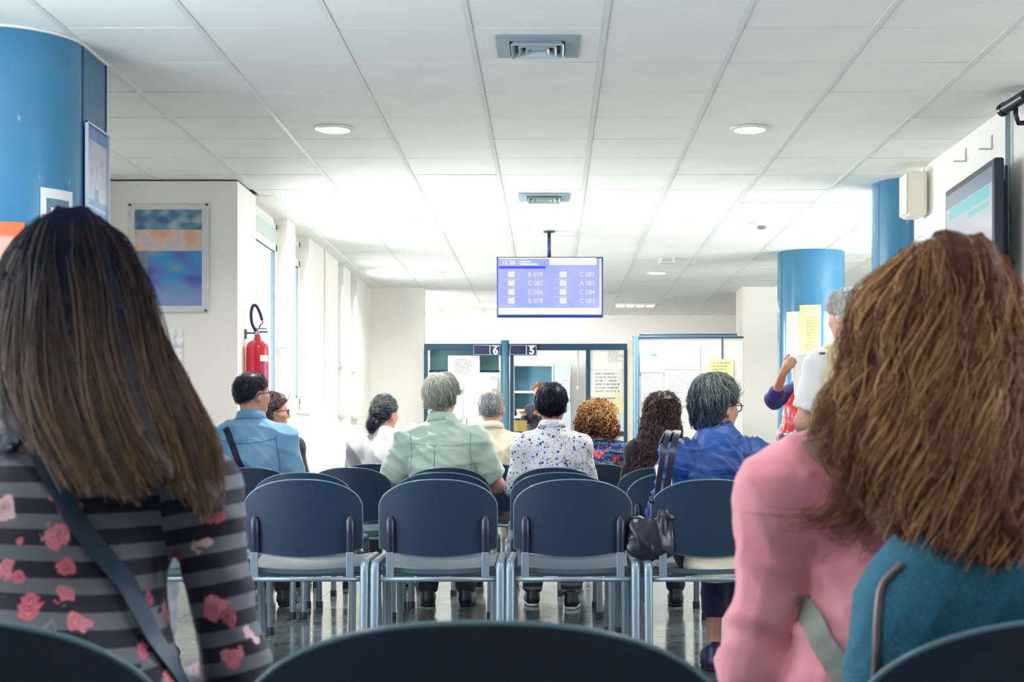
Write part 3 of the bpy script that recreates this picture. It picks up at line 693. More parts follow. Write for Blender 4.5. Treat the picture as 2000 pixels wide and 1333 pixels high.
MB().box(-w, w, 0.0, 0.4, 0, zt).obj('carcass', mat('cupboard_grey', C(176, 190, 198), 0.5), cb, bevel=0.004)
MB().box(-w + 0.01, w - 0.01, -0.02, -0.001, 0.06, zt - 0.02).obj('door', mat('cupboard_grey', None), cb, bevel=0.004)
notice('pale paper pinned to the grey office cupboard', 1088, 737, 1113, 792, d - 0.03, C(222, 224, 236), lines=7)
wc = thing('office_wardrobe', 'wide off-white cupboard behind the left counter glass', 'cupboard', (PX(905, d), d, 0)); w = (PX(960, d) - PX(850, d)) / 2; z2 = PZ(735, d)
MB().box(-w, w, 0, 0.4, 0, z2).obj('carcass', M_white, wc, bevel=0.004)
for s in (-1, 1):
    dr = MB().box(min(0.004 * s, s * (w - 0.01)), max(0.004 * s, s * (w - 0.01)), -0.02, -0.001, 0.06, z2 - 0.02).obj('door', M_white, wc, bevel=0.004)
    MB().box(s * 0.04 - 0.008, s * 0.04 + 0.008, -0.045, -0.02, 1.15, 1.27).obj('handle', M_alu, dr, bevel=0.003)
d2 = 17.95; zw = zc_ - 0.035
t = thing('paper_stack', 'stack of loose papers on the office shelf behind counter five', 'papers', (PX(1024, 20.95), 21.02, PZ(813, 20.9)))
for k in range(5):
    MB().box(-0.11, 0.11, -0.09, 0.09, 0.02 * k, 0.02 * k + 0.018, Matrix.Rotation(R_.uniform(-0.12, 0.12), 4, 'Z')).obj('paper_bundle', mat('bundle_%d' % (k % 3), [C(232, 230, 226), C(206, 190, 164), C(190, 196, 214)][k % 3], 0.6), t)
t = thing('document_tray', 'yellow document tray standing on the worktop behind counter five', 'tray', (PX(1016, d2), d2, zw))
w = (PX(1029, d2) - PX(1003, d2)) / 2; h = 0.17
mt = mat('tray_yellow', C(232, 196, 104), 0.5)
MB().box(-w, w, -0.1, -0.094, 0.0, h).obj('front', mt, t); MB().box(-w, w, -0.1, 0.1, 0, 0.008).obj('bottom', mt, t)
for s in (-1, 1): MB().box(s * w - 0.003, s * w + 0.003, -0.1, 0.1, 0, h).obj('side', mt, t)
# ------------------------------------------------------------------ things on the walls and columns
# framed poster on the poster wall
d = 10.24
t = thing('wall_poster', 'blue and orange poster in a clear acrylic holder on the poster wall', 'poster', (PX(331, d), d, PZ(610, d)))
def qx(x): return PX(x, d) - t.location.x
def qz(y): return PZ(y, d) - t.location.z
MB().box(qx(254), qx(408), -0.012, -0.002, 0, qz(400)).obj('holder_backing', mat('holder_white', C(226, 224, 224), 0.3), t, bevel=0.002)
g = G('poster_print', 0.35, 'Generated'); x, y, z = g.sep()
n1 = g.noise(2.4, 1, g.mapping((1.6, 1, 3.4))); n2 = g.noise(1.7, 1, g.mapping((1.0, 1, 2.4), (4, 0, 2), (0, 0.5, 0)), 0.3); n3 = g.noise(2.2, 2, g.mapping((2.0, 1, 2.2), (9, 0, 3)))
top = g.ramp(n1.outputs['Fac'], [(0.35, C(70, 110, 150)), (0.5, C(110, 150, 168)), (0.65, C(170, 190, 190))])
mid = g.ramp(n3.outputs['Fac'], [(0.35, C(236, 176, 136)), (0.55, C(232, 204, 192)), (0.7, C(206, 196, 210))])
bot = g.ramp(n2.outputs['Fac'], [(0.34, C(60, 92, 176)), (0.46, C(104, 124, 200)), (0.56, C(40, 160, 214)), (0.64, C(120, 150, 190)), (0.75, C(150, 180, 176))])
lowg = g.mix(g.smooth(z, 0.32, 0.05), bot, C(140, 160, 206))
grey = g.mix(g.math('MULTIPLY', g.math('LESS_THAN', x, 0.2), g.math('GREATER_THAN', z, 0.3)), lowg, C(130, 142, 170))
c1 = g.mix(g.math('GREATER_THAN', z, 0.57), grey, mid); c2 = g.mix(g.math('GREATER_THAN', z, 0.79), c1, top)
g.base(c2); box('poster_print', g.m, qx(264), qx(395), -0.0135, -0.012, qz(598), qz(410), t)
box('acrylic_cover', M_acryl, qx(250), qx(408), -0.02, -0.018, 0, qz(400), t)
for x_, y_ in ((255, 401), (405, 401), (255, 607), (403, 607)):
    MB().tube([(qx(x_), -0.026, qz(y_)), (qx(x_), 0.0, qz(y_))], 0.009, 12).obj('standoff', mat('standoff_dark', C(80, 86, 100), 0.3, metal=0.6), t, smooth=False)
g = G('sheet_white_grey', 0.25, 'Object'); g.base(g.ramp(g.noise(16, 3).outputs['Fac'], [(0.45, C(248, 248, 250)), (0.62, C(206, 208, 220))]))
notice('glossy white sheet below the poster holder, half behind long brown hair', 285, 643, 357, 722, 10.245, mats=g.m)

# fire extinguisher on the short return wall
ex = thing('fire_extinguisher', 'red fire extinguisher with black hose hung beside the first window', 'fire extinguisher', (-2.11, 10.5, 1.27))
M_red = mat('extinguisher_red', C(206, 20, 52), 0.25, coat=0.5); 
MB().lathe([(0.074, 0.0), (0.08, 0.008), (0.08, 0.355), (0.073, 0.385), (0.05, 0.405), (0.026, 0.413), (0.02, 0.45)], 32).obj('cylinder', M_red, ex, auto=50)
MB().lathe([(0.0812, 0.09), (0.0812, 0.3)], 24, (0, 0, 0)).obj('label_band', M_red, ex, auto=50)
lb = MB()
for k in range(9):
    a0, a1 = -1.15 + k * 0.1, -1.15 + (k + 1) * 0.1
    lb.add([(0.082 * math.cos(a0), 0.082 * math.sin(a0), 0.02), (0.082 * math.cos(a1), 0.082 * math.sin(a1), 0.02), (0.082 * math.cos(a1), 0.082 * math.sin(a1), 0.3), (0.082 * math.cos(a0), 0.082 * math.sin(a0), 0.3)], [(0, 1, 2, 3)])
g = G('extinguisher_label', 0.4); x, y, z = g.sep(); pat = g.noise(60, 2)
g.base(g.mix(g.math('GREATER_THAN', z, 0.255), g.mix(g.math('GREATER_THAN', pat.outputs['Fac'], 0.52), C(196, 60, 90), C(150, 40, 110)), C(240, 236, 226)))
sd = lb.obj('instruction_label', g.m, ex); sm = sd.modifiers.new('thick', 'SOLIDIFY'); sm.thickness = 0.001
MB().tube([(0, 0, 0.45), (0, 0, 0.475)], 0.022, 14).box(-0.012, 0.075, -0.012, 0.012, 0.462, 0.478).box(-0.01, 0.07, -0.01, 0.01, 0.488, 0.498).tube([(0.0, 0, 0.47), (0.0, 0, 0.5)], 0.012, 10).obj('valve', mat('valve_chrome', C(190, 190, 210), 0.25, metal=0.9), ex, bevel=0.002)
hp = catmull([(-0.01, -0.01, 0.475), (-0.035, -0.02, 0.53), (-0.042, -0.02, 0.60), (-0.03, -0.015, 0.655), (-0.005, -0.01, 0.655), (0.02, 0.0, 0.60), (0.033, 0, 0.555)], 24)
MB().tube(hp, 0.0115, 10).obj('hose', mat('hose_navy', C(26, 34, 92), 0.4), ex, smooth=True)
MB().tube([(0.033, 0, 0.555), (0.04, 0, 0.54), (0.018, 0, 0.515), (0.012, 0, 0.49)], 0.006, 8).obj('safety_pin_cord', mat('cord_magenta', C(186, 60, 160), 0.4), ex, smooth=True)
MB().box(-0.09, -0.078, -0.02, 0.02, 0.42, 0.49).box(-0.085, 0.0, -0.008, 0.008, 0.455, 0.47).obj('wall_bracket', mat('bracket_grey', C(110, 110, 116), 0.4), ex, bevel=0.002)

# papers and frames on the big left column: placed round its curve
def on_col(name, label, a0, a1, z0, z1, m, r=0.343, th=0.004, cat='notice', n=8):
    """a sheet bent round the left column between angles a0..a1 (radians, 0 = +X)"""
    b = MB(); V = []; Fs = []
    for k in range(n + 1):
        a = a0 + (a1 - a0) * k / n
        for rr in (r, r + th):
            for z in (z0, z1): V.append((rr * math.cos(a), rr * math.sin(a), z))
    for k in range(n):
        q = k * 4; Fs += [(q + 2, q + 6, q + 7, q + 3), (q, q + 1, q + 5, q + 4), (q + 1, q + 3, q + 7, q + 5), (q, q + 4, q + 6, q + 2)]
    Fs += [(0, 2, 3, 1), (n * 4, n * 4 + 1, n * 4 + 3, n * 4 + 2)]
    return b.add(V, Fs).obj(name, m)
cx, cy = -2.50, 6.74
def col_angle(px):      # angle on the column seen at that image column
    best = None
    for k in range(400):
        a = -PI + PI * k / 399.0
        X, Y = cx + 0.343 * math.cos(a), cy + 0.343 * math.sin(a)
        if X * (X - cx) + Y * (Y - cy) < 0:
            e = abs(CX + X * F / Y - px)
            if best is None or e < best[0]: best = (e, a, Y)
    return best[1], best[2]
aL, yL = col_angle(79); aR, yR = col_angle(139)
z1 = PZ(366, yL); z0 = z1 - 0.36
t = thing('framed_notice', 'white framed notice with grey mount on the wide blue column, just above long brown hair', 'notice', (cx, cy, 0))
o = on_col('outer_frame', '', aL, aR, z0, z1, mat('frame_white', C(226, 224, 226), 0.3), 0.342, 0.008); o.parent = t
da = aR - aL
o = on_col('grey_mount', '', aL + da * 0.14, aR - da * 0.16, z0 + 0.05, z1 - 0.045, mat('mount_grey', C(100, 126, 144), 0.5), 0.349, 0.003); o.parent = t
o = on_col('sheet', '', aL + da * 0.27, aR - da * 0.24, z0 + 0.09, z1 - 0.085, mat('sheet_plain', C(232, 230, 230), 0.5), 0.351, 0.003); o.parent = t
a2, y2 = col_angle(2); a1, y1 = col_angle(48)
g = G('orange_sheet', 0.4); x, y, z = g.sep(); zz = PZ(434, (y1 + y2) / 2)
g.base(g.mix(g.smooth(z, zz - 0.075, zz - 0.055), g.ramp(g.noise(9, 3).outputs['Fac'], [(0.4, C(250, 170, 150)), (0.6, C(252, 226, 220))]), C(250, 112, 70)))
o = on_col('orange_poster', '', a2 - 0.25, a1, zz - 0.42, zz, g.m); o.location = (cx, cy, 0)
tag(o, 'orange and white poster wrapped low on the wide blue column, behind brown hair', 'poster')
# acrylic holder with poster on the flat side panel (faces +X)
X0 = cx + 0.35
t = thing('clinic_poster', 'grey and blue clinic poster in a clear holder on the column side panel', 'poster', (X0, 6.74, 0))
ya, yb = -0.005, 0.33; zA, zB = 1.98, 2.44
g = G('clinic_print', 0.3, 'Generated'); x, y, z = g.sep(); n = g.noise(2.6, 2, g.mapping((1, 2.6, 2.2)))
pic = g.ramp(n.outputs['Fac'], [(0.35, C(172, 166, 196)), (0.5, C(196, 196, 206)), (0.62, C(206, 184, 190)), (0.72, C(216, 214, 220))])
bl = g.math('MULTIPLY', g.math('LESS_THAN', g.math('ABSOLUTE', g.math('SUBTRACT', y, 0.5)), 0.1), g.math('LESS_THAN', z, 0.33))
c = g.mix(bl, pic, C(66, 128, 188)); c = g.mix(g.math('LESS_THAN', z, 0.2), c, C(70, 138, 196)); c = g.mix(g.math('MULTIPLY', g.math('GREATER_THAN', z, 0.1), g.math('LESS_THAN', z, 0.125)), c, C(180, 206, 228))
c = g.mix(g.math('GREATER_THAN', z, 0.86), c, C(92, 130, 190)); g.base(c)
box('poster_print', g.m, 0.001, 0.003, ya + 0.012, yb - 0.012, zA + 0.03, zB - 0.012, t)
b = MB()
for bx in ((ya, yb, zB - 0.008, zB), (ya, yb, zA, zA + 0.022), (ya, ya + 0.006, zA, zB), (yb - 0.006, yb, zA, zB)): b.box(0, 0.016, *bx)
b.obj('holder_rim', mat('holder_clear_edge', C(206, 216, 226), 0.2), t, bevel=0.001)
box('holder_front', M_acryl, 0.012, 0.014, ya, yb, zA, zB, t)
MB().box(0.003, 0.0045, 0.2, 0.318, 2.375, 2.425).obj('top_tab', mat('tab_blue', C(70, 130, 170), 0.3), t)
o = box('side_notice', notice_mat('side_notice_p', C(238, 228, 206), INK, 4, 0.3, 0.6, 0.3, 0.8), 0, 0.003, 0.01, 0.15, 1.62, 1.955); o.location = (X0, 6.74, 0)
tag(o, 'cream paper sheet under the clinic poster on the column side panel', 'notice')
# yellow notice round the far column and, left of it, a pale patch painting the reflection
def ring_sheet(label, c, r, a0, a1, z0, z1, m, th=0.003):
    b = MB(); V = []; Fs = []; n = 8
    for k in range(n + 1):
        a = a0 + (a1 - a0) * k / n
        for rr in (r, r + th):
            for z in (z0, z1): V.append((rr * math.cos(a), rr * math.sin(a), z))
    for k in range(n):
        q = k * 4; Fs += [(q + 2, q + 6, q + 7, q + 3), (q, q + 1, q + 5, q + 4), (q + 1, q + 3, q + 7, q + 5), (q, q + 4, q + 6, q + 2)]
    Fs += [(0, 2, 3, 1), (n * 4, n * 4 + 1, n * 4 + 3, n * 4 + 2)]
    o = b.add(V, Fs).obj('paper_notice', m); o.location = (c[0], c[1], 0); return tag(o, label, 'notice')
dd = 13.98
ym = notice_mat('yellow_col', PY, C(126, 120, 80), 12, 0.3, 0.95, 0.2, 0.8, 3.0, 0.35)
ring_sheet('yellow notice with grey lines on the far blue column', (2.545, 14.3), 0.327, -PI / 2 - 0.50, -PI / 2 + 0.12, PZ(712, dd), PZ(596, dd), ym)
ring_sheet('pale patch painted for the reflection beside the lined notice on the far blue column', (2.545, 14.3), 0.3262, -PI / 2 - 0.95, -PI / 2 - 0.46, PZ(724, dd), PZ(608, dd), mat('pale_reflection_patch', C(248, 242, 196), 0.3))

# right wall: television, bracket, conduit, hooks, loudspeaker, camera
M_tv = mat('tv_case', C(24, 34, 58), 0.3)
tv = thing('television', 'black flat television angled out from the right wall on a bracket', 'television', (2.36, 8.19, 2.11), rz=0.0)
hw, hh = 0.535, 0.34
MB().box(-0.02, 0.035, -hw, hw, -hh, hh).obj('case', M_tv, tv, bevel=0.012)
MB().box(0.035, 0.085, -hw + 0.13, hw - 0.13, -hh + 0.07, hh - 0.09).obj('rear_housing', M_black, tv, bevel=0.02)
g = G('tv_picture', 0.15, 'Generated'); x, y, z = g.sep()
yy = g.math('SUBTRACT', 1.0, y)
n = g.noise(5, 2)
c = g.mix(g.smooth(z, 0.2, 0.9), C(196, 198, 212), C(186, 196, 208))
def rect(y0, y1, z0, z1): return g.math('MULTIPLY', g.math('MULTIPLY', g.math('GREATER_THAN', yy, y0), g.math('LESS_THAN', yy, y1)), g.math('MULTIPLY', g.math('GREATER_THAN', z, z0), g.math('LESS_THAN', z, z1)))
c = g.mix(rect(0.0, 1.0, 0.86, 1.01), c, C(110, 130, 152))
c = g.mix(rect(0.08, 0.95, 0.74, 0.85), c, C(70, 200, 204)); c = g.mix(rect(0.5, 0.95, 0.66, 0.71), c, C(90, 204, 206)); c = g.mix(rect(0.5, 0.95, 0.2, 0.24), c, C(120, 210, 212))
g.l(c, g.p.inputs['Emission Color']); g.p.inputs['Emission Strength'].default_value = 0.62; g.p.inputs['Base Color'].default_value = C(30, 34, 40)
box('screen', g.m, -0.0225, -0.02, -hw + 0.035, hw - 0.035, -hh + 0.05, hh - 0.04, tv)
MB().box(-0.026, -0.02, -0.04, 0.04, -hh + 0.012, -hh + 0.022).obj('maker_badge', M_alu, tv)
MB().box(0.085, 0.135, -0.12, 0.12, -0.12, 0.12).box(0.08, 0.1, -0.3, 0.3, -0.06, -0.02).box(0.08, 0.1, -0.3, 0.3, 0.02, 0.06).obj('wall_bracket', M_black, tv, bevel=0.004)
tv.rotation_euler = (0, 0, -0.03)
t = thing('metal_conduit', 'grey metal conduit with a brass joint running down the right wall by the television', 'conduit', (2.478, 7.92, 0))
MB().tube([(0, 0, 1.92), (0, 0, CEIL - 0.004)], 0.014, 12).obj('pipe', mat('conduit_steel', C(150, 176, 184), 0.3, metal=0.5), t, smooth=True)
MB().tube([(-0.018, -0.03, 1.93), (-0.018, -0.03, 2.45)], 0.009, 10).obj('cable', mat('cable_navy', C(40, 70, 100), 0.4), t, smooth=True)
MB().lathe([(0.012, 0), (0.021, 0.008), (0.021, 0.035), (0.012, 0.042)], 14, (-0.008, -0.012, 2.2)).obj('joint', mat('brass', C(186, 170, 130), 0.3, metal=0.8), t, auto=40)
MB().box(-0.03, 0.018, -0.05, 0.02, 1.88, 1.93).obj('end_box', M_black, t, bevel=0.006)
for (px, py, lab) in ((1887, 300, 'small white angle hook on the right wall, the one nearer the loudspeaker'), (1938, 275, 'small white angle hook on the right wall, the one nearer the ceiling')):
    dd = 2.5 * F / (px - CX) 
    t = thing('wall_hook', lab, 'hook', (2.5, dd, PZ(py, dd)), group='angle hooks on the right wall')
    MB().box(-0.006, -0.0005, -0.012, 0.012, -0.05, 0.03).obj('plate', mat('hook_grey', C(190, 190, 200), 0.4), t, bevel=0.001)
    MB().box(-0.075, -0.006, -0.012, 0.012, -0.05, -0.044).obj('arm', mat('hook_grey', None), t, bevel=0.001)
t = thing('loudspeaker', 'white box loudspeaker on the right wall by the blue column', 'loudspeaker', (2.5, 9.72, PZ(418, 9.55)))
MB().box(-0.15, -0.02, -0.115, 0.115, 0, 0.295).obj('cabinet', mat('speaker_white', C(240, 234, 222), 0.5), t, bevel=0.025, )
MB().box(-0.158, -0.15, -0.1, 0.1, 0.015, 0.28).obj('grille', mat('speaker_grille', C(246, 240, 228), 0.7, bump=(400, 0.4)), t, bevel=0.003)
MB().box(-0.02, 0.0, -0.05, 0.05, 0.08, 0.22).obj('wall_mount', M_white, t)
MB().tube([(-0.03, -0.05, 0.295), (-0.028, -0.05, 0.33), (-0.008, -0.05, 0.34)], 0.006, 8).obj('cable', M_white, t, smooth=True)
t = thing('security_camera', 'dark security camera on a bracket high in the right ceiling corner', 'camera', (2.5, 7.62, 2.60))
MB().tube([(-0.0, 0, 0.02), (-0.06, 0, 0.02), (-0.075, 0, 0.06), (-0.075, 0.0, 0.10)], 0.014, 10).obj('arm', M_black, t, smooth=True)
MB().box(-0.012, -0.0005, -0.04, 0.04, -0.03, 0.07).obj('wall_plate', M_black, t, bevel=0.003)
MB().tube([(-0.11, 0.1, 0.112), (-0.06, -0.12, 0.135)], 0.032, 16).obj('camera_body', M_black, t, auto=40)
MB().tube([(-0.112, 0.108, 0.111), (-0.105, 0.08, 0.114)], 0.036, 16).obj('lens_hood', mat('camera_navy', C(24, 32, 60), 0.3), t, auto=40)

# ------------------------------------------------------------------ chairs
M_shell = mat('chair_shell_navy', C(15, 38, 62), 0.42, bump=(500, 0.12, 0.001))
M_pad = mat('chair_pad_navy', C(22, 24, 46), 0.75, bump=(900, 0.3, 0.001))
M_rim = mat('chair_rim_highlight', C(84, 116, 130), 0.25)  # lighter tube colour stands for the highlight along the shell's glossy edge
M_leg = mat('chair_leg_steel', C(120, 136, 148), 0.32, metal=0.35)
M_foot = mat('chair_foot', C(34, 38, 54), 0.5)
M_slv = mat('chair_sleeve', C(18, 28, 50), 0.35)
BW = 0.226
def back_prof(u):
    a = abs(u); top = 0.705 + 0.108 * max(1 - a ** 2.35, 0) ** 0.5; bot = 0.55 - 0.032 * (1 - u * u)
    return bot, top
def back_y(u, z): return 0.035 * u * u - 0.10 * (z - 0.55) + 0.06 * (z - 0.55) ** 2
def back_mesh(off, th, shrink=0.0):
    us = [math.sin(PI / 2 * k / 12.0) for k in range(-12, 13)]; nz = 10; V = []; Fs = []
    for side in (0, 1):
        for u in us:
            b, t = back_prof(u * (1 - 1e-6)); u2 = u * (1 - shrink); b += shrink * 0.12; t -= shrink * 0.12
            if t < b + 0.01: t = b + 0.01
            for k in range(nz + 1):
                z = b + (t - b) * k / nz; V.append((u2 * BW, back_y(u2, z) + off + (th if side else 0), z))
    n = len(us); N = n * (nz + 1)
    for i in range(n - 1):
        for k in range(nz):
            a = i * (nz + 1) + k; b_ = a + nz + 1
            Fs.append((a, b_, b_ + 1, a + 1)); Fs.append((N + a, N + a + 1, N + b_ + 1, N + b_))
    loop = [i * (nz + 1) for i in range(n)] + [(n - 1) * (nz + 1) + k for k in range(1, nz + 1)] + [i * (nz + 1) + nz for i in range(n - 2, -1, -1)] + [k for k in range(nz - 1, 0, -1)]
    for i in range(len(loop)):
        a, b_ = loop[i], loop[(i + 1) % len(loop)]; Fs.append((a, N + a, N + b_, b_))
    return MB().add(V, Fs)
def make_chair(label):
    t = thing('linked_chair', label, 'chair', (0, 0, 0), group='navy waiting room chairs')
    back_mesh(0.0, 0.012).obj('back_shell', M_shell, t, auto=50)
    back_mesh(0.0125, 0.022, 0.05).obj('back_pad', M_pad, t, auto=50)
    pts = []
    for k in range(-24, 25):
        u = math.sin(PI / 2 * k / 24.0); b, z = back_prof(u); pts.append((u * BW, back_y(u, z) + 0.006, z))
    lowp = []
    for k in range(24, -25, -2):
        u = math.sin(PI / 2 * k / 24.0); b, z = back_prof(u); lowp.append((u * BW, back_y(u, b) + 0.006, b))
    MB().tube(pts + [(BW, back_y(1, 0.62) + 0.006, 0.62)] + lowp + [(-BW, back_y(1, 0.62) + 0.006, 0.62)], 0.0045, 8, closed=True).obj('edge_highlight', M_rim, t, smooth=True)
    for s in (-1, 1):
        x = s * 0.183; y = 0.025
        sl = MB().tube([(x, back_y(.8, .53) - 0.012, 0.53), (x, back_y(.8, .6) - 0.013, 0.6), (x, back_y(.8, .655) - 0.011, 0.655), (x, back_y(.8, .672) - 0.006, 0.672)], [0.017, 0.0175, 0.0165, 0.008], 14, flat=0.75, up=(1, 0, 0)).obj('support_sleeve', M_slv, t, auto=50)
        MB().tube([(x, back_y(.8, .53) - 0.0285, 0.585), (x, back_y(.8, .53) - 0.0245, 0.585)], 0.003, 8).obj('screw', M_foot, sl)
        MB().box(x - 0.015, x + 0.015, -0.004, 0.006, 0.435, 0.535).obj('upright', M_leg, t, bevel=0.003)
    V = []; Fs = []; nx, ny = 10, 8
    for side in (0, 1):
        for i in range(nx + 1):
            for j in range(ny + 1):
                u = -1 + 2 * i / nx; v = j / ny; x = u * 0.225 * (1 - 0.06 * (1 - v)); y = 0.035 + 0.43 * v + 0.02 * (1 - u * u) * (v - .5)
                z = 0.437 + 0.042 * v + 0.012 * u * u - 0.02 * (1 - abs(2 * v - 1) ** 2) * (1 - u * u) + (0.012 if v == 0 else 0) - (0.02 if v == 1 else 0)
                V.append((x, y, z + (0.018 if side else 0)))
    N = (nx + 1) * (ny + 1)
    for i in range(nx):
        for j in range(ny):
            a = i * (ny + 1) + j; b_ = a + ny + 1; Fs += [(a, a + 1, b_ + 1, b_), (N + a, N + b_, N + b_ + 1, N + a + 1)]
    loop = [j for j in range(ny + 1)] + [i * (ny + 1) + ny for i in range(1, nx + 1)] + [nx * (ny + 1) + j for j in range(ny - 1, -1, -1)] + [i * (ny + 1) for i in range(nx - 1, 0, -1)]
    for i in range(len(loop)): a, b_ = loop[i], loop[(i + 1) % len(loop)]; Fs.append((a, N + a, N + b_, b_))
    MB().add(V, Fs).obj('seat', mat('chair_seat', C(58, 80, 96), 0.32), t, auto=50)
    MB().tube([(-0.235, -0.004, 0.432), (0.235, -0.004, 0.432)], 0.0095, 10).obj('rear_crossbar', M_leg, t, smooth=True)
    MB().tube([(-0.235, 0.40, 0.415), (0.235, 0.40, 0.415)], 0.0095, 10).obj('front_crossbar', M_leg, t, smooth=True)
    for s in (-1, 1):
        x = s * 0.24
        # rear leg with bent top running into the side rail, front leg
        MB().tube([(x, -0.05, 0.015), (x, -0.012, 0.46), (x, -0.006, 0.485), (x, 0.018, 0.497)], 0.0165, 12, flat=0.62, up=(1, 0, 0)).obj('leg', M_leg, t, auto=50)
        MB().tube([(x, 0.47, 0.015), (x, 0.425, 0.45), (x, 0.415, 0.485), (x, 0.39, 0.497)], 0.0165, 12, flat=0.62, up=(1, 0, 0)).obj('leg', M_leg, t, auto=50)
        MB().tube([(x, 0.016, 0.497), (x, 0.392, 0.497)], 0.0165, 12, flat=0.62, up=(1, 0, 0)).obj('side_rail', M_leg, t, auto=50)
        for y in (-0.051, 0.471): MB().lathe([(0.02, 0.0), (0.02, 0.035), (0.017, 0.04)], 12, (x, y, 0)).obj('foot_cap', M_foot, t, auto=40)
        MB().box(min(x, s * 0.2), max(x, s * 0.2), 0.19, 0.24, 0.43, 0.45).obj('seat_bracket', M_leg, t)
    return t
D0, D1, D2, D3, D4 = 1.32, 5.6, 6.75, 7.9, 9.05
CH = [
    (-0.062, D0, 'empty navy chair nearest the viewer, its curved back cut by the picture bottom'),
    (-0.578, D0, 'navy chair whose back hides the hips of the woman in the striped flowered top'),
    (0.503, D0, 'navy chair whose back stands before the teal sling bag'),
    (-1.475, D1, 'navy chair mostly hidden by the striped sleeve, left end of the second row'),
    (-0.954, D1, 'empty navy chair beside the striped sleeve, first whole back in the second row'),
    (-0.434, D1, 'empty navy chair with whole back visible, in front of the green-shirted man'),
    (0.084, D1, 'empty navy chair with whole back visible, left of the black handbag'),
    (0.613, D1, 'navy chair in which the person in the blue padded jacket sits'),
    (1.13, D1, 'navy chair behind the pink sleeve, right of the padded jacket'),
    (-1.152, D2, 'empty navy chair in third row, its top peeping over the chair beside the striped sleeve'),
    (-0.504, D2, 'empty navy chair in third row, directly behind the man in the pale green shirt'),
    (0.04, D2, 'empty navy chair in third row, directly behind the floral shirt'),
    (0.58, D2, 'empty navy chair in third row, showing left of the handbag straps'),
    (-1.63, D3, 'navy chair in which the man in the blue denim shirt sits'),
    (-1.09, D3, 'empty navy chair in fourth row, between the denim shirt and the pale green shirt'),
    (-0.565, D3, 'navy chair in which the man in the pale green shirt sits'),
    (0.02, D3, 'navy chair in which the person in the floral shirt sits'),
    (0.59, D3, 'navy chair in which the woman with long dark curls sits'),
    (-1.10, D4, 'navy chair in which the grey-haired woman with the low bun sits'),
    (-0.36, D4, 'navy chair in which the balding man in the cream shirt sits'),
    (0.30, D4, 'navy chair in which the woman with short blonde curls sits'),
    (-1.77, D4, 'navy chair in which the brown-haired woman with glasses sits beyond the denim shirt'),
]
ch0 = make_chair(CH[0][2]); chairs = [ch0]
ch0.location = (CH[0][0], CH[0][1], 0)
for x, y, lab in CH[1:]: chairs.append(dup(ch0, (x, y, 0), R_.uniform(-0.012, 0.012), lab))
for c_, zs in zip(chairs[:3], (0.989, 0.994, 0.994)): c_.scale = (1, 1, zs)
# ------------------------------------------------------------------ people
def skin_mat(name, c1, c2):
    return mat(name, c1, 0.5, var=(9.0, c2, 0.4, 0.65), bump=(160, 0.15, 0.002))
SK1 = skin_mat('skin_warm', C(222, 164, 138), C(206, 140, 118))
SK2 = skin_mat('skin_tan', C(200, 148, 122), C(186, 126, 106))
SK3 = skin_mat('skin_rosy', C(222, 170, 150), C(208, 148, 132))
M_eye = mat('eye_white', C(236, 232, 226), 0.2); M_iris = mat('iris_dark', C(60, 44, 36), 0.2)
M_lip = None
def cloth(name, col, col2=None, rough=0.85, sheen=0.2, fine=700):
    return mat(name, col, rough, var=(7.0, col2 or col, 0.35, 0.7), bump=(fine, 0.25, 0.001), sheen=sheen)
def hair_mat(name, stops, rough=0.42, streak=True):
    """stops: colours over the strand attribute 'tone' (a colour that varies from strand to strand, towards the ends, and by tone_fn with painted crown highlights)"""
    g = G(name, rough); a = g.n('ShaderNodeAttribute', attribute_name='tone')
    f = a.outputs['Fac']
    if streak:
        n = g.noise(90, 2, g.mapping((1, 1, 0.12))); f = g.math('ADD', f, g.math('MULTIPLY', g.math('SUBTRACT', n.outputs['Fac'], 0.5), 0.5))
    g.l(g.math('MULTIPLY', a.outputs['Fac'], 0.45), g.p.inputs['Specular IOR Level'])
    return g.base(g.ramp(f, stops))
def rotz(a): c, s = math.cos(a), math.sin(a); return np.array([[c, -s, 0], [s, c, 0], [0, 0, 1.0]])
def rotx(a): c, s = math.cos(a), math.sin(a); return np.array([[1, 0, 0], [0, c, -s], [0, s, c]])
def roty(a): c, s = math.cos(a), math.sin(a); return np.array([[c, 0, s], [0, 1, 0], [-s, 0, c]])

# one hand: fingers along +Y, palm facing -Z, thumb on the +X side
def make_hand(curl):
    pr = [ell((0, 0.045, 0), (0.038, 0.048, 0.014), k=0.01), cap((0, -0.03, 0), (0, 0.02, 0), 0.025, 0.028, k=0.02)]
    for x, L, y0 in ((0.029, 0.072, 0.085), (0.010, 0.080, 0.09), (-0.010, 0.075, 0.088), (-0.029, 0.058, 0.08)):
        p = np.array([x * 0.85, y0 - 0.02, 0.0]); ang = 0.1; r = 0.0088
        for q, seg in enumerate((0.46, 0.30, 0.24)):
            ang += curl * (0.9, 1.1, 0.8)[q]; st = np.array([x * 0.06, math.cos(ang), -math.sin(ang)]) * L * seg * 1.15
            pr.append(cap(p, p + st, r, r * 0.92, k=0.004)); p = p + st; r *= 0.9
    pr += [cap((0.03, 0.01, -0.004), (0.055, 0.035, -0.014), 0.013, 0.0105, k=0.012), cap((0.055, 0.035, -0.014), (0.06, 0.066, -0.026), 0.0102, 0.008, k=0.004)]
    return blob(pr, 0.0042)
HANDS = {'relaxed': make_hand(0.32), 'grip': make_hand(0.85)}

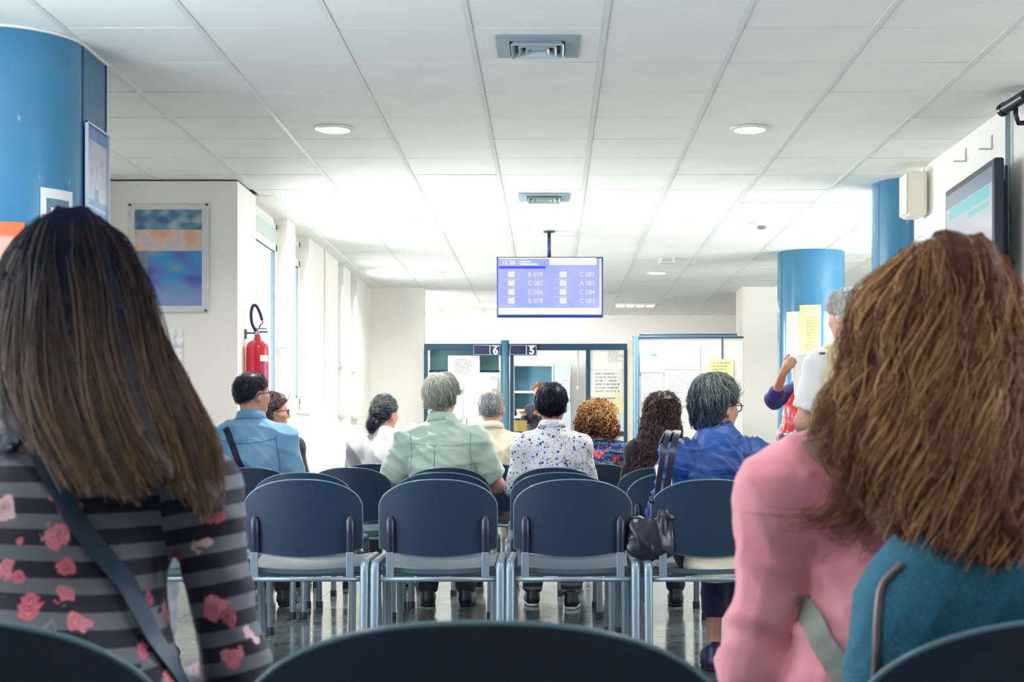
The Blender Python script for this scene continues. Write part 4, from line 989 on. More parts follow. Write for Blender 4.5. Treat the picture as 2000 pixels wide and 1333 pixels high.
HEAD = [ell((0, -0.008, 0.022), (0.076, 0.096, 0.096), k=0.02), ell((0, 0.03, -0.045), (0.060, 0.062, 0.062), k=0.04), ell((0, 0.062, -0.088), (0.028, 0.026, 0.02), k=0.03),
        cap((-0.03, 0.078, 0.026), (0.03, 0.078, 0.026), 0.014, k=0.02),                       # brow
        cap((0, 0.088, 0.012), (0, 0.108, -0.026), 0.0085, 0.0125, k=0.014), ell((-0.011, 0.098, -0.029), (0.008, 0.01, 0.007), k=0.006), ell((0.011, 0.098, -0.029), (0.008, 0.01, 0.007), k=0.006),
        ell((0.04, 0.068, -0.02), (0.02, 0.018, 0.02), k=0.02), ell((-0.04, 0.068, -0.02), (0.02, 0.018, 0.02), k=0.02),
        ell((0.032, 0.094, 0.004), (0.017, 0.014, 0.011), k=0.012, op='-'), ell((-0.032, 0.094, 0.004), (0.017, 0.014, 0.011), k=0.012, op='-'),
        ell((0, 0.088, -0.056), (0.022, 0.012, 0.006), k=0.006), ell((0, 0.087, -0.067), (0.02, 0.012, 0.007), k=0.006),
        cap((-0.02, 0.103, -0.0615), (0.02, 0.103, -0.0615), 0.0035, k=0.004, op='-')]
EAR = [ell((0.079, -0.012, -0.008), (0.0095, 0.02, 0.032), R=rotz(-0.35) @ rotx(-0.2), k=0.008), ell((0.086, -0.006, -0.004), (0.006, 0.010, 0.018), R=rotz(-0.35), k=0.006, op='-'), ell((0.077, -0.004, -0.036), (0.008, 0.009, 0.009), k=0.006)]
def mirror(q):
    q = dict(q)
    for k in ('a', 'b', 'c'):
        if k in q: q[k] = q[k] * np.array([-1, 1, 1.0])
    if q.get('R') is not None: Mx = np.diag([-1.0, 1, 1]); q['R'] = Mx @ q['R'] @ Mx
    return q
HEAD_ALL = HEAD + EAR + [mirror(q) for q in EAR]
def xform(prims, s, Rm, t):
    out = []
    for q in prims:
        q = dict(q)
        for k in ('a', 'b', 'c', 'p'):
            if k in q and q[k] is not None: q[k] = Rm @ (q[k] * s) + t
        if q['t'] == 'c': q['ra'] *= s; q['rb'] *= s
        elif q['t'] == 'e': q['r'] = q['r'] * s; q['R'] = Rm if q['R'] is None else Rm @ q['R']
        else: q['n'] = Rm @ q['n']
        q['k'] *= s; out.append(q)
    return out

def skeleton_sit(top, wd=1.0, lean=0.0, lap=True):
    s = (top - 0.46) / 0.87; J = {}
    def up(x, y, z):
        h = (z - 0.55); return np.array([x * (0.55 + 0.45 * s), y + math.tan(lean) * h, 0.46 + (z - 0.46) * s])
    J['s'] = s; J['wd'] = wd
    J['pelvis'] = up(0, 0.17, 0.55); J['waist'] = up(0, 0.165, 0.72); J['chest'] = up(0, 0.155, 0.91); J['neck'] = up(0, 0.135, 1.065); J['head'] = up(0, 0.165, 1.212)
    for sd, n in ((-1, 'L'), (1, 'R')):
        J['sho' + n] = up(sd * 0.160 * wd, 0.145, 0.968); J['elb' + n] = up(sd * 0.218 * wd, 0.215, 0.715); J['wri' + n] = up(sd * 0.075, 0.42, 0.63); J['han' + n] = J['wri' + n] + np.array([-sd * 0.03, 0.06, -0.012])
        J['hip' + n] = up(sd * 0.09, 0.19, 0.535); J['kne' + n] = np.array([sd * 0.11, 0.58, 0.53]); J['ank' + n] = np.array([sd * 0.11, 0.56, 0.085]); J['toe' + n] = np.array([sd * 0.125, 0.72, 0.035])
    return J
def skeleton_stand(top, wd=1.0):
    s = top / 1.75; J = {'s': s, 'wd': wd}
    A = lambda x, y, z: np.array([x * s, y * s, z * s])
    J['pelvis'] = A(0, 0, 0.95); J['waist'] = A(0, 0.005, 1.10); J['chest'] = A(0, 0, 1.30); J['neck'] = A(0, -0.02, 1.475); J['head'] = A(0, 0.01, 1.632)
    for sd, n in ((-1, 'L'), (1, 'R')):
        J['sho' + n] = A(sd * 0.165 * wd, -0.01, 1.385); J['elb' + n] = A(sd * 0.235 * wd, -0.01, 1.13); J['wri' + n] = A(sd * 0.25 * wd, 0.08, 0.89); J['han' + n] = J['wri' + n] + A(0, 0.03, -0.06)
        J['hip' + n] = A(sd * 0.09, 0, 0.92); J['kne' + n] = A(sd * 0.1, 0.01, 0.5); J['ank' + n] = A(sd * 0.105, -0.02, 0.085); J['toe' + n] = A(sd * 0.13, 0.14, 0.035)
    return J

def person(label, loc, J, rz=0.0, yaw=0.0, pitch=0.0, roll=0.0, skin=SK1, shirt=None, sleeve='long', trousers=None, hem=0.92, shoe=None, hair=None, collar=None, glasses=None, vox=0.0085,
           hands=True, belly=1.0, wr=None, shirt_low=None, vs=0.010, neck_open=0.0, name='person', sole=None):
    s, wd = J['s'], J['wd']; t = thing(name, label, 'person', loc, rz)
    Rh = rotz(-yaw) @ rotx(pitch) @ roty(roll); hc = J['head']; hs = 1.0 * (0.75 + 0.25 * s)
    head = xform(HEAD_ALL, hs, Rh, hc)
    neck_top = hc + Rh @ np.array([0, -0.022, -0.05]) * hs
    cw = min(1.0, wd + 0.08) * s
    P_ = [cap(J['pelvis'], J['chest'], 0.085 * cw, 0.094 * cw, k=0.05), cap(J['pelvis'] + np.array([-.06, 0, 0]), J['pelvis'] + np.array([.06, 0, 0]), 0.082 * cw, k=0.05),
          cap(J['shoL'], J['shoR'], 0.040 * cw, k=0.05), cap(J['chest'], J['neck'], 0.085 * cw, 0.046 * cw, k=0.05), cap(J['neck'], J['shoL'], 0.036 * cw, k=0.04), cap(J['neck'], J['shoR'], 0.036 * cw, k=0.04), cap(J['neck'] - np.array([0, 0, .02]), neck_top, 0.054 * s * (0.8 + .2 * wd), 0.048 * s * (0.8 + .2 * wd), k=0.03)]
    for n in 'LR':
        P_ += [cap(J['sho' + n], J['elb' + n], 0.044 * s * wd, 0.036 * s * wd, k=0.03), cap(J['elb' + n], J['wri' + n], 0.037 * s * wd, 0.025 * s, k=0.025),
               cap(J['hip' + n], J['kne' + n], 0.072 * s, 0.052 * s, k=0.04), cap(J['kne' + n], J['ank' + n], 0.05 * s, 0.034 * s, k=0.03),
               ell(J['kne' + n] * 0.65 + J['ank' + n] * 0.35 + np.array([0, -0.018, 0]), (0.043 * s, 0.05 * s, 0.09 * s), k=0.03), cap(J['ank' + n] - np.array([0, 0.02, 0.035]), J['toe' + n], 0.034, 0.026, k=0.03)]
    V, Q = blob(P_ + head, vox); parts = [(V, Q)]
    if hands:
        for n, sg in (('L', -1), ('R', 1)):
            hv, hq = HANDS[J.get('hp' + n, 'relaxed')]
            dr = J['han' + n] - J['wri' + n]; dr = dr / np.linalg.norm(dr); nm = np.array(J.get('pn' + n, (0, 0.15, 1.0)), float); nm = nm - dr * (nm @ dr); nm /= np.linalg.norm(nm)
            sd = np.cross(dr, nm)
            # thumb to the inner side
            flip = 1.0 if sg < 0 else -1.0
            if 'tf' + n in J: flip = J['tf' + n]
            Mt = np.stack([sd * flip, dr, nm], 1); W = (hv * s) @ Mt.T + J['wri' + n] + dr * 0.03
            hq2 = hq if np.linalg.det(Mt) > 0 else hq[:, ::-1]; parts.append((W, hq2))
    VV = []; QQ = []; o = 0
    for a, b in parts: VV.append(a); QQ.append(b + o); o += len(a)
    link('body', mesh_np('body', np.concatenate(VV), np.concatenate(QQ)), skin, t)
    for sg in (-1, 1):
        for nm_, r, off, m in (('eye', 0.0115, 0.0, M_eye), ('iris', 0.0062, 0.0068, M_iris)):
            c = Rh @ (np.array([sg * 0.032, 0.080 + off, 0.004]) * hs) + hc
            b = MB(); b.lathe([(r * math.sin(a) + 1e-5, -r * math.cos(a)) for a in np.linspace(0.05, PI - 0.05, 8)], 12, tuple(c)); 
            if nm_ == 'eye': eo = b.obj('eye', m, t, smooth=True)
            else: b.obj('iris', m, eo, smooth=True)
    out = {'t': t, 'hc': hc, 'Rh': Rh, 'hs': hs, 'J': J}
    if shirt is not None:
        q = 0.010
        S = [ell(J['chest'] - np.array([0, 0, .02]), (0.148 * s * wd + q, 0.106 * s * (0.5 + .5 * wd) + q, 0.16 * s), k=0.06), ell(J['waist'] + np.array([0, 0.01, 0]), (0.142 * s * wd * belly + q, 0.105 * s * belly + q, 0.16 * s), k=0.07),
             ell(J['pelvis'] + np.array([0, 0, .02]), (0.158 * s * wd * belly + q, 0.12 * s * belly + q, 0.12 * s), k=0.06),
             cap(J['shoL'], J['shoR'], 0.044 * s + q, k=0.06), cap(J['chest'] + np.array([0, 0, .02]), J['neck'] + np.array([0, 0, 0.0]), 0.09 * s, 0.052 * s + q * .6, k=0.05)] + [cap(J['neck'] - np.array([0, 0, .012]), J['sho' + n], 0.042 * s + q * .6, 0.044 * s + q, k=0.05) for n in 'LR']
        if shirt_low is not None: S.append(plane((0, 0, shirt_low), (0, 0, -1), 0.01))
        cuts = []
        for n in 'LR':
            e = J['elb' + n]; so = J['sho' + n]
            if sleeve == 'long': S += [cap(so, e, 0.052 * s * wd + q, 0.041 * s * wd + q, k=0.045), cap(e, J['wri' + n], 0.041 * s * wd + q, 0.029 * s + q, k=0.02)]
            elif sleeve == 'mid': S += [cap(so, e, 0.052 * s * wd + q, 0.043 * s * wd + q, k=0.045), cap(e, e * .75 + J['wri' + n] * .25, 0.043 * s * wd + q, 0.04 * s + q, k=0.02)]
            elif sleeve == 'none': S += [cap(so, so * .93 + e * .07, 0.05 * s * wd + q, k=0.045)]
            else:
                f = so * 0.26 + e * 0.74; dv = (e - so) / np.linalg.norm(e - so); ax_ = np.cross(dv, (0, 1, 0)); ax_ /= np.linalg.norm(ax_)
                S += [cap(so, f, 0.052 * s * wd + q, 0.058 * s * wd + q, k=0.04)]
                cuts.append(ell(f + dv * 0.05 + np.array([(-1 if n == 'L' else 1) * 0.012, 0, 0]), (0.078, 0.078, 0.052), R=np.stack([ax_, np.cross(dv, ax_), dv], 1), k=0.005, op='-'))
        S += cuts
        if neck_open: S.append(ell(J['neck'] + np.array([0, 0.03, 0.05]), (0.075, 0.09, neck_open), k=0.012, op='-'))
        V, Q = blob(S, vs, wr or dict(amp=0.007, scale=26, seed=sum(map(ord, label)) % 97, dirs=(0.5, 0.2, 0.8)))
        sh = link('shirt', mesh_np('shirt', V, Q), shirt, t); out['shirt'] = sh
    if collar is not None:
        b = MB(); n = 28; V = []; Fs = []; cz = J['neck'] + np.array([0, 0.008, 0.02]); rr = 0.064 * s * (0.8 + .2 * wd)
        for i, (dr_, dz, dy) in enumerate(((0.006, -0.02, 0), (0.0, 0.022, 0), (0.001, 0.030, 0), (0.008, 0.026, 0), (0.020, -0.014, 0))):
            for k in range(n):
                a = 2 * PI * k / n; back = -math.sin(a); z = cz[2] + dz * s + 0.012 * back - 0.02 * max(-back, 0)
                V.append((cz[0] + (rr + dr_) * math.cos(a), cz[1] + (rr + dr_) * math.sin(a) * 1.05, z))
        for i in range(4):
            for k in range(n): k2 = (k + 1) % n; Fs.append((i * n + k, i * n + k2, (i + 1) * n + k2, (i + 1) * n + k))
        b.add(V, Fs); co = b.obj('collar', collar, t, smooth=True); so_ = co.modifiers.new('thick', 'SOLIDIFY'); so_.thickness = 0.003
    if trousers is not None:
        q = 0.014
        S = [ell(J['pelvis'] - np.array([0, 0, .005]), (0.165 * s * wd, 0.125 * s, 0.10 * s), k=0.05)]
        for n in 'LR':
            k_, a_ = J['kne' + n], J['ank' + n]; end = k_ + (a_ - k_) * hem
            S += [cap(J['hip' + n], k_, 0.08 * s + q * wd, 0.058 * s + q, k=0.05), cap(k_, end, 0.056 * s + q, (0.05 if hem > 0.7 else 0.052) * s + q * 0.8, k=0.03)]
        for n in 'LR':
            k_, a_ = J['kne' + n], J['ank' + n]; end = k_ + (a_ - k_) * hem
        V, Q = blob(S, 0.0125, dict(amp=0.006, scale=24, seed=5)); out['trousers'] = link('trousers', mesh_np('trousers', V, Q), trousers, t)
    if shoe is not None:
        for n in 'LR':
            a_, to = J['ank' + n], J['toe' + n]; heel = np.array([a_[0], a_[1] - 0.03, 0.04]); f = np.array([to[0], to[1] + 0.01, 0.038])
            mdl = heel * 0.5 + f * 0.5
            S = [cap(heel, f, 0.037, 0.034, k=0.03), ell(mdl + np.array([0, 0.03, 0.0]), (0.045, 0.11, 0.036), k=0.03), cap(heel + np.array([0, 0.012, 0.0]), heel + np.array([0, 0.015, 0.045]), 0.038, 0.04, k=0.02), plane((0, 0, 0.014), (0, 0, -1), 0.006)]
            V, Q = blob(S, 0.009); so = link('shoe', mesh_np('shoe', V, Q), shoe, t)
            S = [cap(heel - np.array([0, 0, .024]), f - np.array([0, 0, .024]), 0.036, 0.036, k=0.02), ell(np.array([mdl[0], mdl[1] + 0.03, 0.014]), (0.047, 0.115, 0.02), k=0.02), plane((0, 0, 0.018), (0, 0, 1), 0.003), plane((0, 0, 0.001), (0, 0, -1), 0.003)]
            V, Q = blob(S, 0.009); link('sole', mesh_np('sole', V, Q), sole or mat('sole_dark', C(30, 28, 40), 0.6), so)
    if glasses is not None:
        gm = glasses; hl = lambda p: Vector(Rh @ (np.array(p) * hs) + hc); b = MB()
        for sg in (-1, 1):
            ring = [hl((sg * 0.034 + 0.024 * math.cos(a), 0.106 - 0.008 * abs(math.cos(a)) , 0.002 + 0.018 * math.sin(a))) for a in np.linspace(0, 2 * PI, 20, endpoint=False)]
            b.tube(ring, 0.0026, 6, closed=True)
            b.tube([hl((sg * 0.058, 0.100, 0.008)), hl((sg * 0.078, 0.085, 0.008)), hl((sg * 0.084, 0.03, 0.008)), hl((sg * 0.086, -0.012, 0.004)), hl((sg * 0.083, -0.03, -0.014))], 0.0026, 6)
        b.tube([hl((-0.012, 0.108, 0.006)), hl((0, 0.113, 0.008)), hl((0.012, 0.108, 0.006))], 0.0026, 6)
        go = b.obj('glasses', gm, t, smooth=True)
        lb = MB()
        for sg in (-1, 1):
            c = [hl((sg * 0.034 + 0.023 * math.cos(a), 0.1055 - 0.008 * abs(math.cos(a)), 0.002 + 0.017 * math.sin(a))) for a in np.linspace(0, 2 * PI, 16, endpoint=False)]
            lb.add(c, [tuple(range(16))])
        lb.obj('lenses', M_acryl, go)
    if hair is not None: hair(out)
    return out

# ---------- hair: a closed volume on the scalp plus loose strands
def hair_local(out, prims, vox, m, count, L, rad, lift=0.25, crown=(0, -0.03, 0.11), curl=0.0, curln=3.0, noise=0.35, seed=1, segs=6, tone=(0.5, 0.28), grav=0.0, name='hair', amp=0.004, scale=70, zmin=None, parent=None, extra=None, swirl=0.0, tone_fn=None):
    rs = np.random.RandomState(seed); s, Rh, hc = out['hs'], out['Rh'], out['hc']
    V, Q = blob(prims, vox); N = normals(V, Q)
    if amp: V = wrinkle(V, Q, amp, scale, seed)
    cr = np.array(crown)
    base_t = np.clip(rs.normal(tone[0] - 0.12, tone[1] * 0.5, len(V)), 0, 1)
    if tone_fn is not None: base_t = np.clip(tone_fn(V) + base_t - tone[0], 0, 1)
    parts = [(V, Q, base_t)]
    if count:
        i = rs.randint(0, len(V), count); p = V[i] + rs.normal(size=(count, 3)) * vox * 0.5; n = N[i]
        d = p - cr; d -= n * np.sum(d * n, 1, keepdims=True); d /= np.maximum(np.linalg.norm(d, axis=1, keepdims=True), 1e-6)
        if swirl: d = d + np.cross(n, d) * swirl
        cl = np.sin(p @ (rs.normal(size=(3, 3)) * 45) + rs.rand(3) * 6) * noise + rs.normal(size=(count, 3)) * noise * 0.35
        d = d + cl; d -= n * np.sum(d * n, 1, keepdims=True); d /= np.maximum(np.linalg.norm(d, axis=1, keepdims=True), 1e-6)
        ln = L * (0.6 + 0.7 * rs.rand(count)); u = np.linspace(0, 1, segs)
        pts = p[:, None] + d[:, None] * (ln[:, None] * u)[:, :, None] + n[:, None] * ((lift * ln)[:, None] * np.sin(u * 2.4)[None] * (0.3 + rs.rand(count))[:, None])[:, :, None]
        pts[:, :, 2] -= grav * u[None] ** 2 * ln[:, None]
        # keep strands following the head's curve
        pts -= n[:, None] * ((ln ** 2 / (2 * 0.1))[:, None] * u[None] ** 2 * 0.8)[:, :, None]
        if curl:
            b = np.cross(n, d); ph = rs.rand(count) * 6.28; w = curln * 6.28 * u[None] + ph[:, None]
            pts += (b[:, None] * np.cos(w)[:, :, None] + n[:, None] * np.sin(w)[:, :, None]) * curl * (0.4 + 0.6 * u)[None, :, None]
        tn = np.clip(rs.normal(tone[0], tone[1], count)[:, None] + 0.12 * u[None] + (0 if tone_fn is None else (tone_fn(p) - tone[0])[:, None]), 0, 1)
        keep = np.ones(count, bool)
        if any(q['t'] == 'p' for q in prims):
            for sg in (-1, 1):
                ee = ((pts - np.array([sg * 0.095, 0.004, -0.018])) / np.array([0.024, 0.028, 0.034])); keep &= ((ee ** 2).sum(2) > 1).all(1)
            for q in prims:
                if q['t'] == 'p': keep &= ((pts - q['p']) @ q['n'] < 0.014).all(1)
        pts, tn = pts[keep], tn[keep]; count = int(keep.sum())
        r = rad * (0.6 + 0.8 * rs.rand(count)); parts.append(strands_mesh('s', pts, r, tn)) 
    parts = [(a @ Rh.T * s + hc if True else a, b, c) for a, b, c in parts]
    me = mesh_tone(name, parts); return link(name, me, m, out['t'])
SK_ = (0, -0.008, 0.022)
def cap_prims(th=0.012, nape=-0.07, front=0.068, side=None, top=0.0):
    q = [ell(SK_, (0.077 + th, 0.097 + th, 0.097 + th + top), k=0.01)]
    if side is not False: q += [ell((sg * 0.092, 0.006, -0.016), (0.03, 0.034, 0.036), k=0.012, op='-') for sg in (-1, 1)]
    p0 = np.array([0, -0.10, nape]); p1 = np.array([0, 0.088, front]); d = p1 - p0
    n = np.array([0, d[2], -d[1]]); n = n / np.linalg.norm(n)
    q.append(plane(p0, n, 0.012)); return q

H_SALT = hair_mat('hair_salt', [(0.1, C(66, 78, 92)), (0.45, C(136, 142, 146)), (0.8, C(212, 208, 194))])
H_WHITE = hair_mat('hair_white', [(0.1, C(150, 156, 162)), (0.5, C(206, 202, 194)), (0.85, C(244, 238, 226))])
H_BLACK = hair_mat('hair_black', [(0.1, C(16, 14, 30)), (0.5, C(34, 32, 54)), (0.9, C(78, 84, 110))])
H_DKBR = hair_mat('hair_dark_crop', [(0.1, C(30, 28, 42)), (0.5, C(52, 54, 66)), (0.9, C(110, 108, 104))])
H_GRIZ = hair_mat('hair_grizzled', [(0.1, C(26, 36, 54)), (0.45, C(52, 66, 84)), (0.7, C(112, 120, 118)), (0.95, C(196, 194, 164))])
H_BLON = hair_mat('hair_blonde_curl', [(0.05, C(62, 38, 40)), (0.4, C(132, 92, 62)), (0.7, C(190, 140, 88)), (0.95, C(232, 186, 128))])
H_BRWN = hair_mat('hair_dark_brown', [(0.05, C(34, 24, 36)), (0.45, C(66, 50, 54)), (0.8, C(112, 86, 78)), (1.0, C(150, 118, 100))])
def strand_hat(**kw): return lambda out: hair_local(out, **kw)

M_dshoe = mat('shoe_dark', C(30, 28, 44), 0.4); M_wshoe = mat('shoe_white', C(226, 224, 232), 0.5); M_nshoe = mat('shoe_navy', C(28, 40, 84), 0.4)
T_dark = cloth('trousers_dark', C(40, 40, 56), C(34, 34, 48)); T_navy = cloth('trousers_navy', C(32, 34, 78), C(26, 28, 66)); T_grey = cloth('trousers_grey', C(98, 98, 106), C(82, 84, 94))
T_beige = cloth('trousers_beige', C(196, 186, 166), C(178, 168, 150)); T_white = cloth('trousers_white', C(226, 226, 232), C(206, 208, 220)); T_jean = cloth('trousers_jean', C(62, 84, 120), C(48, 68, 102))
M_gold = mat('hair_tie_gold', C(214, 178, 110), 0.3, metal=0.5)
M_gl = mat('glasses_dark', C(26, 26, 44), 0.25)

def strap(pts, w, th, m, name='strap', parent=None, side=None, n=24):
    """band along smooth pts; side: function of index 0..1 giving the width direction"""
    A = [Vector(p) for p in catmull(pts, n)]; sides = [side(k / (n - 1)) for k in range(n)] if callable(side) else side
    return MB().strip(A, sides, w, th).obj(name, m, parent, auto=50)

from mathutils.bvhtree import BVHTree
def on_surface(obj, pts, off=0.004, direction=(0, 1, 0), n=40):
    """drape a path (in the thing's own coordinates) on a mesh, cast along direction from outside"""
    me = obj.data; bv = BVHTree.FromPolygons([tuple(v.co) for v in me.vertices], [tuple(p.vertices) for p in me.polygons])
    D = Vector(direction).normalized(); out = []; last = None
    for p in catmull(pts, n):
        p = Vector(p); h = bv.ray_cast(p - D * 1.0, D)
        if h[0] is None:
            h = bv.find_nearest(p)
        out.append(h[0] + h[1] * off)
    A = np.array([tuple(v) for v in out])
    for _ in range(3): A[1:-1] = (A[:-2] + 2 * A[1:-1] + A[2:]) / 4
    return A
def draped_strap(obj, pts, w, th, m, name, parent, off=0.005, n=40, direction=(0, 1, 0), tail=None):
    A = on_surface(obj, pts, off, direction, n); me = obj.data
    if tail: A = np.vstack([A, catmull([tuple(A[-6]), tuple(A[-1])] + tail, 24)[8:]])
    bv = BVHTree.FromPolygons([tuple(v.co) for v in me.vertices], [tuple(p.vertices) for p in me.polygons]); sides = []
    for i in range(len(A)):
        t = Vector(A[min(i + 1, len(A) - 1)] - A[max(i - 1, 0)]); nn = bv.find_nearest(Vector(A[i]))[1]; sd = t.cross(nn); sides.append(sd.normalized() if sd.length > 1e-6 else Vector((1, 0, 0)))
    for i in range(1, len(sides)):
        if sides[i].dot(sides[i - 1]) < 0: sides[i] = -sides[i]
        sides[i] = (sides[i] + sides[i - 1] * 2).normalized()
    return MB().strip([Vector(a) for a in A], sides, w, th).obj(name, m, parent, auto=50)
def draped_seam(obj, pts, r, m, name, parent, off=0.0005):
    return MB().tube([Vector(a) for a in on_surface(obj, pts, off)], r, 6).obj(name, m, parent, smooth=True)
# ---- the man in the denim shirt (row 4, left)
c_den = cloth('denim_shirt', C(142, 182, 212), C(92, 146, 196))
J = skeleton_sit(1.335, 1.13, 0.03)
m1 = person('man in a blue denim shirt with short dark hair and glasses, head turned right', (-1.66, D3 + 0.03, 0), J, yaw=0.75, skin=SK2, shirt=c_den, trousers=T_dark, shoe=M_dshoe, collar=c_den, glasses=M_gl,
            hair=strand_hat(prims=cap_prims(0.006, -0.065, 0.075), vox=0.007, m=H_DKBR, count=1500, L=0.022, rad=0.0011, lift=0.3, amp=0.001, seed=3, tone=(0.4, 0.2), tone_fn=lambda p: 0.35 + 0.3 * (p[:, 2] > 0.1) * 1.0), wr=dict(amp=0.012, scale=24, seed=4, dirs=(0.6, 0.2, 0.7)))
# yoke seam and shoulder strap
bag = thing('shoulder_bag', 'dark narrow strap and bag worn across the blue denim shirt', 'bag', (-1.66, D3 + 0.03, 0))
draped_strap(m1['shirt'], [(-0.125, 0, 1.03), (-0.10, 0, 0.98), (-0.065, 0, 0.90), (-0.02, 0, 0.80), (0.06, 0, 0.68), (0.15, 0, 0.58)], 0.034, 0.005, mat('strap_dark', C(30, 28, 52), 0.6), 'strap', bag)
M_dseam = mat('denim_seam', C(70, 118, 176), 0.8); draped_seam(m1['shirt'], [(-0.155, 0, 0.965), (-0.06, 0, 0.945), (0.05, 0, 0.95), (0.153, 0, 0.972)], 0.0025, M_dseam, 'yoke_seam', m1['t'])
draped_seam(m1['shirt'], [(0.15, 0, 0.99), (0.16, 0, 0.90), (0.165, 0, 0.80)], 0.0025, M_dseam, 'armhole_seam', m1['t'])
V, Q = blob([cap((0.235, 0.12, 0.50), (0.24, 0.28, 0.50), 0.035, k=0.02), ell((0.237, 0.2, 0.48), (0.045, 0.12, 0.08), k=0.03)], 0.012); link('bag_body', mesh_np('bag_body', V, Q), mat('strap_dark', None), bag)
# ---- woman in profile beyond him
J = skeleton_sit(1.245, 0.95); c_dj = cloth('dark_cardigan', C(52, 44, 66), C(44, 38, 58))
def hair_shoulder(out):
    hair_local(out, prims=cap_prims(0.016, -0.09, 0.07) + [ell((0, -0.06, -0.07), (0.085, 0.06, 0.09), k=0.03), ell((-0.07, -0.01, -0.06), (0.028, 0.05, 0.085), k=0.03), ell((0.07, -0.035, -0.06), (0.026, 0.04, 0.08), k=0.03)], vox=0.009, m=H_BRWN, count=700, L=0.09, rad=0.0018, lift=0.1, seed=8)
person('woman in profile with brown hair and dark glasses, half hidden beyond the denim-shirted man', (-1.765, D4 + 0.03, 0), J, yaw=1.25, skin=SK1, shirt=c_dj, trousers=T_navy, shoe=M_dshoe, glasses=M_gl, hair=hair_shoulder)
# ---- grey-haired woman with a low bun
c_lav = cloth('pale_lavender_top', C(232, 228, 232), C(214, 212, 224))
J = skeleton_sit(1.235, 1.08, 0.06)
def hair_bun(out):
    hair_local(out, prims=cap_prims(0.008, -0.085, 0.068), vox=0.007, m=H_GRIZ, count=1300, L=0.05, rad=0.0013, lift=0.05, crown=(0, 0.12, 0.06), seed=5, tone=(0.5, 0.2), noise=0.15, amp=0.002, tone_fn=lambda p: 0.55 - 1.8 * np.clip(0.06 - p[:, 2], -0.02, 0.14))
    b = hair_local(out, prims=[ell((-0.0, -0.118, -0.075), (0.032, 0.03, 0.04), k=0.02), ell((0, -0.10, -0.045), (0.025, 0.025, 0.03), k=0.02)], vox=0.006, m=H_BLACK, count=300, L=0.04, rad=0.0014, lift=0.1, crown=(0, -0.1, -0.03), seed=6, name='hair_bun', amp=0.003)
    hl = lambda p: Vector(out['Rh'] @ (np.array(p) * out['hs']) + out['hc'])
    MB().tube([hl((0.03 * math.cos(a), -0.113 + 0.012 * math.sin(a), -0.05 + 0.018 * math.sin(a))) for a in np.linspace(0, 2 * PI, 18, endpoint=False)], 0.005, 8, closed=True).obj('hair_tie', M_gold, out['t'], smooth=True)
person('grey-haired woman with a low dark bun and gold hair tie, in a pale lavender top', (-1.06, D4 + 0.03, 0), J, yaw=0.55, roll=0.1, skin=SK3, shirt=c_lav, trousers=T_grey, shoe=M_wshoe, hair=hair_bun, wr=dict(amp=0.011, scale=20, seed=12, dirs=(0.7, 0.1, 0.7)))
# ---- the man in the pale green shirt
c_grn = cloth('pale_green_shirt', C(198, 214, 198), C(176, 202, 186))
J = skeleton_sit(1.32, 1.16, 0.03); J['elbL'] += np.array([-0.055, 0.04, 0.0]); J['elbR'] += np.array([0.05, 0.06, -0.0]); 
def hair_thick(out): hair_local(out, prims=cap_prims(0.014, -0.082, 0.07), vox=0.007, m=H_SALT, count=2600, L=0.05, rad=0.0013, lift=0.22, seed=9, amp=0.004, noise=0.3, tone=(0.55, 0.22), tone_fn=lambda p: 0.62 + 2.4 * np.clip(p[:, 2] - 0.02, -0.1, 0.1) - 1.2 * p[:, 0])  # tone_fn paints a highlight into the hair colour at crown and left
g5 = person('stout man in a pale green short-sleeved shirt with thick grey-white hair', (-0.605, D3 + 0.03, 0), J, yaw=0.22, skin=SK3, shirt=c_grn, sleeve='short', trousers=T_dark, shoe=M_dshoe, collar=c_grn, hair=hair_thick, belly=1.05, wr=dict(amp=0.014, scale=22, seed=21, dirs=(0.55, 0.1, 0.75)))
M_gseam = mat('green_seam', C(140, 172, 158), 0.85)
draped_seam(g5['shirt'], [(-0.162, 0, 0.945), (-0.05, 0, 0.935), (0.08, 0, 0.935), (0.162, 0, 0.945)], 0.002, M_gseam, 'yoke_seam', g5['t'])
draped_seam(g5['shirt'], [(-0.03, 0, 0.935), (-0.032, 0, 0.80), (-0.03, 0, 0.62)], 0.003, M_gseam, 'back_pleat', g5['t'])
for sg in (-1, 1): draped_seam(g5['shirt'], [(sg * 0.165, 0, 1.0), (sg * 0.16, 0, 0.90), (sg * 0.165, 0, 0.80)], 0.0022, M_gseam, 'armhole_seam', g5['t'])
# ---- the balding man in the cream shirt
c_crm = cloth('cream_shirt', C(226, 218, 190), C(210, 202, 176))
J = skeleton_sit(1.27, 1.1, 0.02)
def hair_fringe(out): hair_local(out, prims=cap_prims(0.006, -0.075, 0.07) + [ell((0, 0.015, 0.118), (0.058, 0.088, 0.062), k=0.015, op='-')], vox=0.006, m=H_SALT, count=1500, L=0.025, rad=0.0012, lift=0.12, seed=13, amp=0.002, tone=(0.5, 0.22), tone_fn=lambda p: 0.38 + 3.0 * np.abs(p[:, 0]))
person('balding man with grey fringe of hair, in a cream shirt', (-0.375, D4 + 0.03, 0), J, yaw=0.12, skin=SK3, shirt=c_crm, sleeve='short', trousers=T_beige, shoe=M_dshoe, collar=c_crm, hair=hair_fringe)
